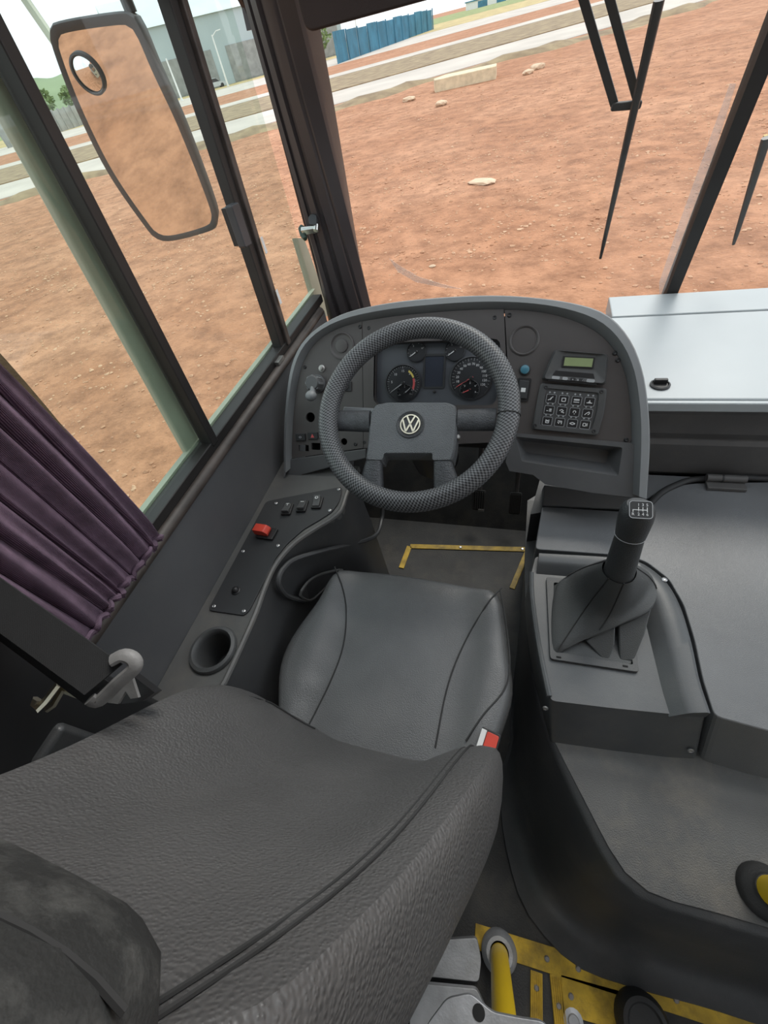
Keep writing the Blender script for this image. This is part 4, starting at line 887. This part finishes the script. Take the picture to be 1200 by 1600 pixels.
# ================================================================== FLOOR TRIMS AND PEDALS
def strip3(pts, w, label, nm='floor_strip', z=.0, groove=False, mat=m_yel, group=None, scr=()):
    p = [np.array(q) for q in pts]; t = thing(nm, (p[0] + p[-1]) / 2, label, 'floor strip', group)
    mb = MB(); d = (p[-1] - p[0]); f = Frame(p[0], d, np.cross((0, 0, 1), d)); Lq = np.linalg.norm(d)
    mb.box(f, 0, Lq, -w / 2, w / 2, 0, .004)
    mb.build('plate', mat, t, False, bevel=.001)
    if groove:
        nr = 6
        for k in range(nr):
            y = -w / 2 + w * (k + .5) / nr; MB().box(f, .004, Lq - .004, y - w * .028, y + w * .028, .004, .0062).build('ridge', mat, t, False)
    for s in scr: MB().lathe(Frame(f(Lq * s, 0, .004), (1, 0, 0), (0, 1, 0)), [(.006, 0), (.006, .001), (.004, .003), (.001, .003)], 10).build('screw', m_screw, t)
    return t
strip3((zp(641, 854, 0), zp(822, 859, 0)), .022, 'worn yellow floor strip crossing below the pedals', scr=(.45, .97))
strip3((zp(640, 854, 0), zp(627, 888, 0)), .022, 'short dull yellow floor strip beside the left corner of the seat front')
strip3((zp(824, 862, 0), zp(800, 920, 0)), .020, 'slanted yellow floor strip between seat and gear console')
strip3((zp(742, 1462, 0), zp(1215, 1612, 0)), .045, 'long worn yellow strip along the foot of the engine cover', groove=False, scr=(.05, .13, .27, .38, .7))
strip3((zp(838, 1518, .0), zp(838, 1605, 0)), .026, 'ribbed yellow strip next to the yellow pole, left of the pair', groove=True, scr=(.3,))
strip3((zp(868, 1523, .0), zp(876, 1605, 0)), .026, 'ribbed yellow strip right of the pair beside the mitred joint', groove=True, scr=(.6,))
strip3((zp(866, 1518, 0) + np.array([.015, -.03, 0]), zp(1000, 1566, 0) + np.array([0, -.02, 0])), .06, 'wide yellow tread plate between the pole and the black rubber cap', scr=(.12,))
for nm, px, py, w, h, lab in (('brake_pedal', 748, 782, .052, .085, 'worn ribbed brake pedal, left of the two pedals'), ('accelerator_pedal', 805, 787, .046, .09, 'narrow ribbed accelerator pedal at the right by the engine cover')):
    c = yp(px, py, 1.14); t = thing(nm, (c[0], c[1], c[2] - .06), lab, 'pedal'); f = Frame(c, (1, 0, 0), (0, .5, .85))
    MB().prism(f, rrect(-w / 2, w / 2, -h / 2, h / 2, .008), -.012, 0).build('pad', m_rub, t, False, bevel=.002)
    n = 8 if nm[0] == 'a' else 6
    for k in range(n):
        x = -w / 2 + w * (k + .5) / n; MB().box(f, x - w / n * .25, x + w / n * .25, -h / 2 + .006, h / 2 - .006, 0, .004).build('rib', m_cface, t, False)
    if nm[0] == 'b': MB().box(f, 0.0, w * .45, -h / 2 - .003, -h / 2 + .007, .0, .005).build('worn_edge', m_steel, t, bevel=.001)
    MB().tube([f(0, h * .3, -.012), f(0, h * .9, -.02), f(0, h * 1.6, .01), f(0, .26, .05)], .010, 8).build('arm', m_cface, t)
# ================================================================== DRIVER SEAT
se = thing('driver_seat', (-.225, .25, 0), 'dark grey vinyl driver seat with bolsters in the foreground', 'seat')
CX = -.230
ol = [(-.205, .540), (-.10, .556), (.10, .552), (.215, .536), (.242, .47), (.258, .38), (.268, .30), (.240, .19), (.20, .10), (0, .08), (-.20, .10), (-.240, .17), (-.275, .26), (-.272, .34), (-.236, .45)]
ol = resample(smooth_curve([(CX + a, b) for a, b in ol], 6, True), 72, True); oc = np.array([CX, .31])
def seamx(y, s):  # bolster seam half offsets
    return (.165 + .03 * math.cos((y - .36) * 7)) if s > 0 else (.180 - .01 * (y - .3))
def ctop(x, y):
    s = x - CX; sx = seamx(y, s); z = .485 + .010 * math.cos(s * 7)
    if abs(s) > sx - .035: k = min(1, (abs(s) - sx + .035) / .06); z += .020 * k * k * (3 - 2 * k)
    z -= .004 * math.exp(-((abs(s) - sx) / .006) ** 2)
    z += .012 * math.exp(-((y - .50) / .05) ** 2) - .02 * max(0, (.25 - y)) 
    return z
rings = []
for s in (.02, .15, .3, .45, .58, .68, .76, .83, .89, .94): rings.append([(*(oc + (p - oc) * s), ctop(*(oc + (p - oc) * s))) for p in ol])
for s, dz in ((.972, -.006), (.992, -.018), (1.0, -.036), (1.0, -.07), (.985, -.10), (.95, -.115)): rings.append([(*(oc + (p - oc) * s), ctop(*(oc + (p - oc) * min(s, .95))) + dz) for p in ol])
cu2 = MB().loft(rings, True, True, True).build('cushion', m_cush, se)
for ptsx in ([(526, 892), (538, 925), (541, 960), (536, 1010), (516, 1065), (478, 1140)], [(783, 925), (758, 955), (733, 990), (710, 1040), (695, 1090), (680, 1168)], [(781, 930), (791, 985), (796, 1040), (788, 1080), (755, 1120), (728, 1160)]):
    q = [zp(*p, .492) for p in ptsx]; q = smooth_curve(q, 5); q = [np.array([p[0], p[1], ctop(p[0], p[1]) + .0012]) for p in q]; MB().tube(q, .0018, 6).build('seam', m_seam, se)
pip = [oc + (p - oc) * 1.003 for p in ol]; MB().tube([np.array([p[0], p[1], ctop(*(oc + (p - oc) * .95)) - .038]) for p in pip], .003, 6, True).build('piping', m_seam, se)
# pedestal
MB().wbox(CX - .19, CX + .17, .10, .50, .0, .12).build('pedestal', m_black, se, False, bevel=.01)
MB().loft([[(CX + a, b, z) for a, b in ((-k, .12), (k, .12), (k, .48), (-k, .48))] for z, k in ((.12, .16), (.18, .15), (.24, .17), (.30, .15), (.38, .18))], True, True, True).build('suspension_bellows', m_rub, se, False)
# backrest in its own reclined frame
RA = math.radians(19)
FB = Frame((-.22, .118, .534), (1, 0, 0), (0, -math.sin(RA), math.cos(RA)))     # u across, v up the back, n = backwards/forwards
sg = 1 if FB.n[1] > 0 else -1
def fb(a, b, c): return FB(a - .07 * b, b, c * sg)       # c positive = towards the front
BO = [(.08, -.045), (.19, -.03), (.242, .05), (.256, .14), (.252, .26), (.236, .36), (.216, .46), (.195, .56), (.165, .67), (.08, .72)]
BO = [(-a, b) for a, b in BO[::-1]] + BO
bo = resample(smooth_curve(BO, 6, True), 96, True); bc = np.array([0, .30])
def bsx(b): return .198 - .058 * max(0, (b - .2) / .36) ** 1.4
def bh(a, b):
    sx = bsx(b); z = .012 * math.exp(-((b - .12) / .14) ** 2)
    k = min(1, max(0, (abs(a) - .06) / .17)); z += (.066 * math.exp(-((b - .22) / .23) ** 2) + .012) * k * k * (3 - 2 * k)
    z -= .004 * math.exp(-((abs(a) - sx) / .006) ** 2)
    return z
rings = []
for s in (.02, .14, .27, .4, .52, .63, .72, .80, .86, .91, .945): rings.append([fb(*(bc + (p - bc) * s), bh(*(bc + (p - bc) * s))) for p in bo])
for s, dz in ((.97, -.006), (.988, -.018), (.998, -.038), (1.0, -.07), (.99, -.10), (.96, -.12), (.85, -.13), (.4, -.13)): rings.append([fb(*(bc + (p - bc) * s), bh(*(bc + (p - bc) * min(s, .945))) + dz) for p in bo])
MB().loft(rings, True, True, True).build('backrest', m_back, se)
for sgn in (-1, 1):
    for dx, rr in ((-.004, .0017), (.007, .0017)) if sgn > 0 else ((0, .0011),):
        ab = [(.250, .045), (.228, .068)] + [(bsx(b), b) for b in np.linspace(.10, .70 if sgn > 0 else .34, 26)]
        q = [fb(sgn * (a + dx), b, bh(sgn * (a + dx), b) + .0010) for a, b in ab]; MB().tube(q[1:], rr, 6).build('stitched_seam', m_seam, se)
# headrest
ho = resample(smooth_curve([(-.13, .665), (-.06, .650), (.06, .650), (.13, .665), (.152, .75), (.14, .85), (.07, .88), (-.07, .88), (-.14, .85), (-.152, .75)], 6, True), 48, True); hc_ = np.array([0, .76])
rings = []
HB = .032
for s, c in ((.03, .03), (.3, .03), (.55, .027), (.75, .02), (.88, .010), (.96, -.004), (1.0, -.03), (1.0, -.07), (.95, -.09), (.8, -.10), (.3, -.10)): rings.append([fb(*(hc_ + (p - hc_) * s), c + HB) for p in ho])
hr = MB().loft(rings, True, True, True).build('headrest', m_head, se)
q = [fb(a, .725 + .02 * math.cos(a * 18), HB + .029 - 1.0 * max(0, abs(a) - .05) ** 2 * 3) for a in np.linspace(-.14, .14, 20)]; MB().tube(q, .002, 6).build('headrest_seam', m_seam, hr)
yk = [(.13, -.01), (.15, .02), (.172, .055), (.192, .10)]
MB().tube([fb(a, b, bh(a, b) + .0015) for a, b in smooth_curve(yk, 4)], .0016, 6).build('yoke_seam', m_seam, se)
MB().tube([fb(-a, b, bh(-a, b) + .0015) for a, b in smooth_curve(yk, 4)], .0016, 6).build('yoke_seam', m_seam, se)
for a in (-.06, .06): MB().tube([fb(a, .60, -.05), fb(a, .72, -.03)], .008, 8).build('headrest_post', m_steel, se)
# ================================================================== BELT BUCKLE
c = zp(762, 1163, .53); bk = thing('belt_buckle', (c[0] + .02, c[1], .12), 'red and white seat belt buckle at the right rear of the cushion', 'buckle')
up = np.array([.05, .10, 1.0]); f = Frame(c, (.95, -.25, 0), up)
nb2 = (CAM - c) / np.linalg.norm(CAM - c) + np.array([0, .1, 0]); f = Frame(c, np.array((.97, -.22, 0)), np.cross(nb2, (.97, -.22, 0)))
MB().prism(f, rrect(-.019, .019, -.026, .026, .004), -.06, 0).build('housing', m_black, bk, False, bevel=.002)
MB().prism(f, rrect(-.007, .016, -.019, .021, .003), 0, .005).build('red_button', m_red, bk, False, bevel=.001)
MB().box(f, -.0185, -.008, -.019, .022, -.012, .004).build('pale_edge', m_wht, bk, False, bevel=.001)
MB().tube([f(0, 0, -.055), f(.005, 0, -.12), np.array([c[0] + .02, c[1] + .02, .16]), np.array([CX + .172, c[1] + .03, .06])], .010, 8).build('stalk', m_black, bk)

# ================================================================== CURTAIN
cu = thing('curtain', (-.65, .23, .86), 'plum purple pleated curtain gathered at the left side window', 'curtain')
def cur(a, b, off=0):
    y = .345 - .23 * a; z = .862 + 1.06 * b
    ph = a * 44 + 1.0 * math.sin(a * 6); e = math.exp(-b * 7)
    amp = (.013 + .004 * math.sin(a * 9)) * (.6 + .4 * min(1, b * 3 + .3))
    x = -.655 + amp * math.sin(ph) + .004 * math.sin(ph * 2.3 + b * 3) + .007 * e * math.sin(a * 118 + 2 * math.sin(a * 11)) + off
    if b < .06: x = -.665 + (x + .665) * (.5 + .5 * b / .06)
    y += .005 * math.cos(ph) + .012 * math.sin(b * 5) * (1 - a) - .02 * b * (1 - a)
    z += (.008 * math.sin(ph) if b < .1 else 0)
    return (x, y, z)
MB().grid(lambda a, b: cur(a, b), 260, 40).build('drape', m_cur, cu)
hemp = [cur(a, .012, .004) for a in np.linspace(0, 1, 160)]; MB().tube(hemp, .005, 6).build('gathered_hem', m_cur, cu)
MB().grid(lambda a, b: (-.634, .340 + .012 * math.sin(math.pi * b) * a - .02 * (.25 + b * .5) + .012 * math.sin((.2 + b * .5) * 5) , .862 + 1.06 * (.25 + .45 * b)), 3, 16).build('lining_strip', m_lin, cu)
MB().tube([(-.672, y, .870) for y in np.linspace(.105, .36, 8)], .004, 6).build('hem_cord', m_rub, cu)
MB().tube([(-.672, y, 1.93) for y in np.linspace(.105, .36, 4)], .006, 6).build('curtain_rod', m_steel, cu)

# ================================================================== SEAT BELT AND ITS GUIDE
bt = thing('seat_belt', dp(160, 1065, .5), 'wide black seat belt webbing through a grey metal guide loop beside the curtain', 'seat belt')
d0 = .50
e0 = dp(190, 1038, d0); e1 = dp(132, 1086, d0 - .01); s0 = dp(-40, 875, d0 + .03); s1 = e1 + (s0 - e0)
nrm = np.cross(e1 - e0, s0 - e0); nrm /= np.linalg.norm(nrm); nrm = nrm if nrm @ (CAM - e0) > 0 else -nrm
def slab(mb, a, b, c, d, t):
    lo = [p - nrm * t for p in (a, b, c, d)]; return mb.loft([lo, [a, b, c, d]], True, True, True)
t0 = s0 + (s0 - e0) * .6; t1 = s1 + (s1 - e1) * .6
slab(MB(), e0, e1, t1, t0, .003).build('webbing', m_web, bt, False)
x0, x1 = e1 + (e1 - e0) * .15 - nrm * .02, e1 + (e1 - e0) * .5 - nrm * .03
slab(MB(), e0 * .35 + e1 * .65 - nrm * .02, e1 * 1.35 - e0 * .35 - nrm * .02, t1 * 1.3 - t0 * .3 - nrm * .02, t0 * .4 + t1 * .6 - nrm * .02, .003).build('return_webbing', m_web, bt, False)
lo = [dp(175, 1032, d0), dp(192, 1024, d0), dp(208, 1030, d0), dp(210, 1044, d0), dp(186, 1066, d0), dp(155, 1095, d0), dp(140, 1092, d0 - .005)]
MB().tube(smooth_curve(lo, 4), .0085, 10, flat=.6).build('guide_loop', m_gmet, bt)
br = [dp(*p, d0 + .03) for p in ((168, 1098), (205, 1056), (216, 1090), (204, 1092), (196, 1080), (184, 1100))]
MB().loft([br, [p - nrm * .006 for p in br]], True, True, True).build('guide_bracket', m_gmet, bt, False)
cl_ = [dp(*p, d0 + .02) for p in ((92, 1068), (72, 1094), (60, 1106), (54, 1100), (58, 1092))]; MB().tube(cl_, .006, 6, flat=.6).build('clip', m_gold, bt)
cl_ = [dp(*p, d0 + .03) for p in ((126, 1086), (104, 1078), (98, 1076), (84, 1100), (72, 1108))]; MB().tube(cl_, .005, 6, flat=.6).build('clip', m_gold, bt)
bxp = [dp(*p, d0 + .06) for p in ((205, 1054), (242, 1082), (222, 1096), (190, 1100))]
MB().loft([bxp, [p - nrm * .02 for p in bxp]], True, True, True).build('retractor_cover', m_black, bt, False)
pst = MB().wbox(-.698, -.625, -.40, .10, 0, 1.92).build('trim_3', m_black, None, False, bevel=.012, kind='structure')
lg = [zp(*p, .86) for p in ((-60, 1065), (40, 1098), (100, 1132), (60, 1190), (-60, 1260))]
MB().loft([[p - np.array([0, 0, .25]) for p in lg], lg], True, True, True).build('pillar_ledge', m_cowl_side, pst, False, bevel=.01)

# ================================================================== SUN VISOR, WIPERS, LATCHES, MIRROR
vq = [yp(*p, 1.25) for p in ((478, 52), (765, -22))]
vz = vq[0][2]; vx0 = vq[0][0]
vi = thing('sun_visor', (vx0 + .25, 1.25, 1.8), 'dark brown sun visor hanging at the top of the windshield', 'sun visor')
fv = Frame((vx0 + .001, 1.25, vz), (1, 0, 0), (0, -.05, 1))
MB().prism(fv, rounded([(0, 0), (.60, 0), (.60, .30), (-.005, .30)], .022, 5), -.008, .008).build('visor_board', m_visor, vi, False, bevel=.005)
MB().tube([(vx0 + .02, 1.235, vz + .30), (vx0 + .58, 1.235, vz + .30)], .008, 8).build('visor_rod', m_black, vi)
for x in (.08, .5): MB().tube([(vx0 + x, 1.235, vz + .30), (vx0 + x, 1.26, 1.82)], .007, 8).build('visor_bracket', m_black, vi)
def fsp(px, py, off): return FS(*FS.px(px, py, off), off)
def wiper(blade, arms, link, label):
    b0_, b1_ = fsp(*blade[0], -.05), fsp(*blade[1], -.05); t = thing('wiper', b1_, label, 'wiper', None)
    d = b0_ - b1_; top_ = b1_ + d * ((1.86 - b1_[2]) / d[2])
    MB().tube([b1_, b1_ + d * .1, b1_ + d * .6, b1_ + d], [.004, .006, .009, .011], 8, flat=.8).build('blade', m_black, t)
    MB().tube([b1_ + d * .62 + FS.n * -.008, b1_ + d * 1.0 + FS.n * -.012], .005, 6).build('blade_spine', m_yel, t)
    for a in arms:
        p, q = fsp(*a[0], -.075), fsp(*a[1], -.075); d2 = p - q; MB().bar(q, q + d2 * ((1.84 - q[2]) / d2[2]), .018, .010, (1, 0, 0)).build('arm', m_black, t, bevel=.002)
    if link: MB().bar(fsp(*link[0], -.07), fsp(*link[1], -.07), .016, .02, (0, 0, 1)).build('link', m_rub, t, bevel=.004)
wiper(((1030, 0), (938, 404)), (((912, 0), (960, 163)), ((953, 0), (994, 150))), ((955, 167), (1002, 163)), 'long black windshield wiper with twin arms left of the centre divider')
wiper(((1198, 215), (1146, 382)), (), None, 'black wiper blade at the right edge beyond the centre divider')
MB().wbox(-.7, 1.75, 1.30, 1.44, 1.82, 1.95).build('trim_4', m_pale, None, False, kind='structure')
# window latch
c = FX.px(357, 355); f = FX.at(*c, .025).rot(-math.radians(4)); wlt = thing('window_latch', f(0, 0, -.02), 'black plastic slider handle on the middle window post', 'latch')
MB().prism(f, rrect(-.018, .018, -.045, .045, .005), -.005, .016).build('handle', m_mirc, wlt, False, bevel=.003); MB().box(f, -.012, .012, -.04, .04, -.02, -.005).build('plate', m_black, wlt, False)
for k, (px, py) in enumerate(((397, 385), (421, 465))):
    f = FX.at(*FX.px(px, py), .031); t = MB().box(f, -.006, .006, -.02, .02, 0, .001).build('sticker', m_wht, None, False); tag(t, ['small white sticker on the middle window post just under the slider handle', 'small white sticker low on the middle window post'][k], 'sticker')
# chrome lock on the pillar
c = xp(487, 352, -.66); lk = thing('window_lock', c, 'small chrome lock lever with dark cap on the front pillar', 'lock')
f = Frame(c, camR - fwd * .2, camU)
MB().prism(f, [(-.055, .012), (-.045, .024), (-.034, .018), (-.026, -.02), (-.036, -.026), (-.048, -.012)], -.035, -.018).build('base_plate', m_green, lk, False, bevel=.004)
MB().box(f, -.036, .018, -.014, -.002, -.02, .002).build('chrome_bar', m_chrome, lk, False, bevel=.002); MB().tube([f(.012, -.016, -.004), f(.014, .002, -.004)], .008, 10).build('pivot', m_chrome, lk)
MB().prism(f, rounded([(-.006, .0), (.018, -.004), (.018, .026), (.0, .032), (-.01, .022)], .006), -.016, .006).build('lever_cap', m_mirc, lk, False, bevel=.003)
# outside mirror
MY = 1.34
mi = thing('outside_mirror', yp(215, 200, MY), 'large rectangular outside mirror with a small round mirror on it', 'mirror')
mo_ = [(78, 45), (95, 32), (180, 18), (205, 20), (220, 40), (245, 100), (290, 200), (335, 320), (340, 350), (325, 362), (270, 376), (245, 372), (225, 350), (170, 270), (120, 170), (85, 80)]
FM = Frame(yp(215, 200, MY), (1, .06, 0), (0, -.24, 1))
mo_uv = resample(smooth_curve([FM.px(*p) for p in mo_], 5, True), 80, True); mc = np.mean(np.array(mo_uv), 0)
sgm = 1 if FM.n[1] < 0 else -1
gi = [mc + (p - mc) * np.array([.88, .925]) for p in mo_uv]
MB().loft([[FM(*(mc + (p - mc) * k), c * sgm) for p in mo_uv] for k, c in ((.3, -.07), (.8, -.06), (.97, -.03), (1.0, 0), (.99, .006), (.955, .007))] + [[FM(*p, .004 * sgm) for p in gi]], True, True, False).build('shell', m_mirc, mi)
mgl = MB().add([FM(*p, .004 * sgm) for p in gi], [tuple(range(len(gi)))]).build('mirror_glass', m_mir, mi, False)
fcv_ = Frame(FM(*FM.px(139, 114), .006 * sgm), FM.u, FM.v * sgm if sgm > 0 else -FM.v)
rr_ = .033
MB().lathe(fcv_, [(rr_ * 1.22, -.004), (rr_ * 1.22, .004), (rr_ * 1.1, .006), (rr_ * 1.02, .004)], 32, False, False).build('round_mirror_rim', m_mirc, mi)
MB().lathe(fcv_, [(rr_ * 1.05, .002)] + [(rr_ * k, .002 + .009 * (1 - k * k)) for k in (.9, .75, .6, .45, .3, .15, .01)], 32).build('round_mirror', m_mir, mi)
a_ = FM(*FM.px(200, 25), -.02 * sgm); MB().tube([a_, a_ + np.array([0, 0, .15]), a_ + np.array([.12, -.02, .30]), np.array([-.74, 1.32, 1.80])], .014, 8).build('upper_arm', m_mirc, mi)
p_ = [yp(*p, 1.42) for p in ((84, 88), (40, 0))]; p_.append(p_[1] + (p_[1] - p_[0]) * .8); p_.append(np.array([-.74, 1.36, 1.88])); p_[0] = FM(*FM.px(95, 100), -.03 * sgm)
MB().tube(p_, .011, 8).build('stay_arm', m_pale, mi)

# ================================================================== POLES, SEAT BASE AT THE BOTTOM RIGHT
c = zp(1180, 1387, PZ); gp = thing('grab_pole', (c[0], c[1], PZ), 'yellow grab pole in a black rubber ring on the engine cover', 'pole')
f = Frame((c[0] + .012, c[1] - .002, PZ), (1, 0, 0), (0, 1, 0)); MB().lathe(f, [(.042, 0), (.042, .006), (.036, .018), (.028, .022), (.024, .03)], 28).build('rubber_ring', m_rub, gp)
MB().lathe(f, [(.0225, .0), (.0225, 1.55)], 24).build('tube', m_pole, gp)
c = zp(780, 1488, .03); yp_ = thing('floor_pole', (c[0], c[1], 0), 'yellow floor pole with grey metal collar beside the driver seat back', 'pole')
f = Frame((c[0], c[1], 0), (1, 0, 0), (0, 1, 0)); MB().lathe(f, [(.040, 0), (.040, .03), (.034, .042), (.029, .05), (.026, .05)], 28).build('collar', m_alu, yp_); MB().lathe(f, [(.021, .0), (.021, .05)], 24).build('tube_foot', m_pole, yp_)
MB().tube([np.array([c[0], c[1], .03]), zp(791, 1634, .50)], .0195, 20).build('tube', m_pole, yp_)
# aluminium bracket plates around the pole
sb_ = thing('floor_bracket', (c[0] - .03, c[1], 0), 'grey cast aluminium floor bracket plates behind the driver seat beside the yellow pole', 'bracket')
def pl_(pts, z, t, nm, hole=None):
    q = [zp(*p, z)[:2] for p in pts]; MB().prism(FZ, rounded(q, .008), z - t, z, [circ(hole[0], hole[1], hole[2], 20)] if hole else None).build(nm, m_alu, sb_, False, bevel=.002)
pl_(((660, 1470), (745, 1465), (752, 1500), (748, 1535), (655, 1525)), .045, .045, 'rear_foot')
pl_(((640, 1535), (745, 1545), (770, 1600), (770, 1640), (640, 1640)), .09, .03, 'ribbed_plate')
pl_(((650, 1640), (668, 1600), (698, 1560), (735, 1552), (770, 1582), (815, 1591), (850, 1596), (880, 1640)), .512, .012, 'top_plate', None)
MB().tube([zp(700, 1600, .09), zp(700, 1600, .09) + np.array([-.02, 0, .42])], .012, 10).build('plate_stay', m_alu, sb_)
c = zp(748, 1582, .512); MB().lathe(Frame((c[0], c[1], .512), (1, 0, 0), (0, 1, 0)), [(.009, 0), (.009, .001), (.004, .0012)], 16).build('hole_shade_disc', m_hole, sb_)  # black disc laid on the plate, painted shade of an open hole
c = zp(1010, 1604, .05); rc = MB().lathe(Frame((c[0], c[1], .004), (1, 0, 0), (0, 1, 0)), [(.050, 0), (.050, .03), (.042, .046), (.034, .048), (.030, .042), (.002, .042)], 32).build('rubber_cap', m_rub, None); tag(rc, 'round black rubber cap on the yellow strip at the bottom edge', 'cap')
c = zp(897, 1597, .01); MBc = MB().lathe(Frame((c[0], c[1], .0), (1, 0, 0), (0, 1, 0)), [(.020, 0), (.020, .004), (.012, .006), (.010, .009), (.002, .009)], 16).build('floor_bolt', m_alu, None); tag(MBc, 'large grey floor bolt beside the ribbed yellow strips', 'bolt')
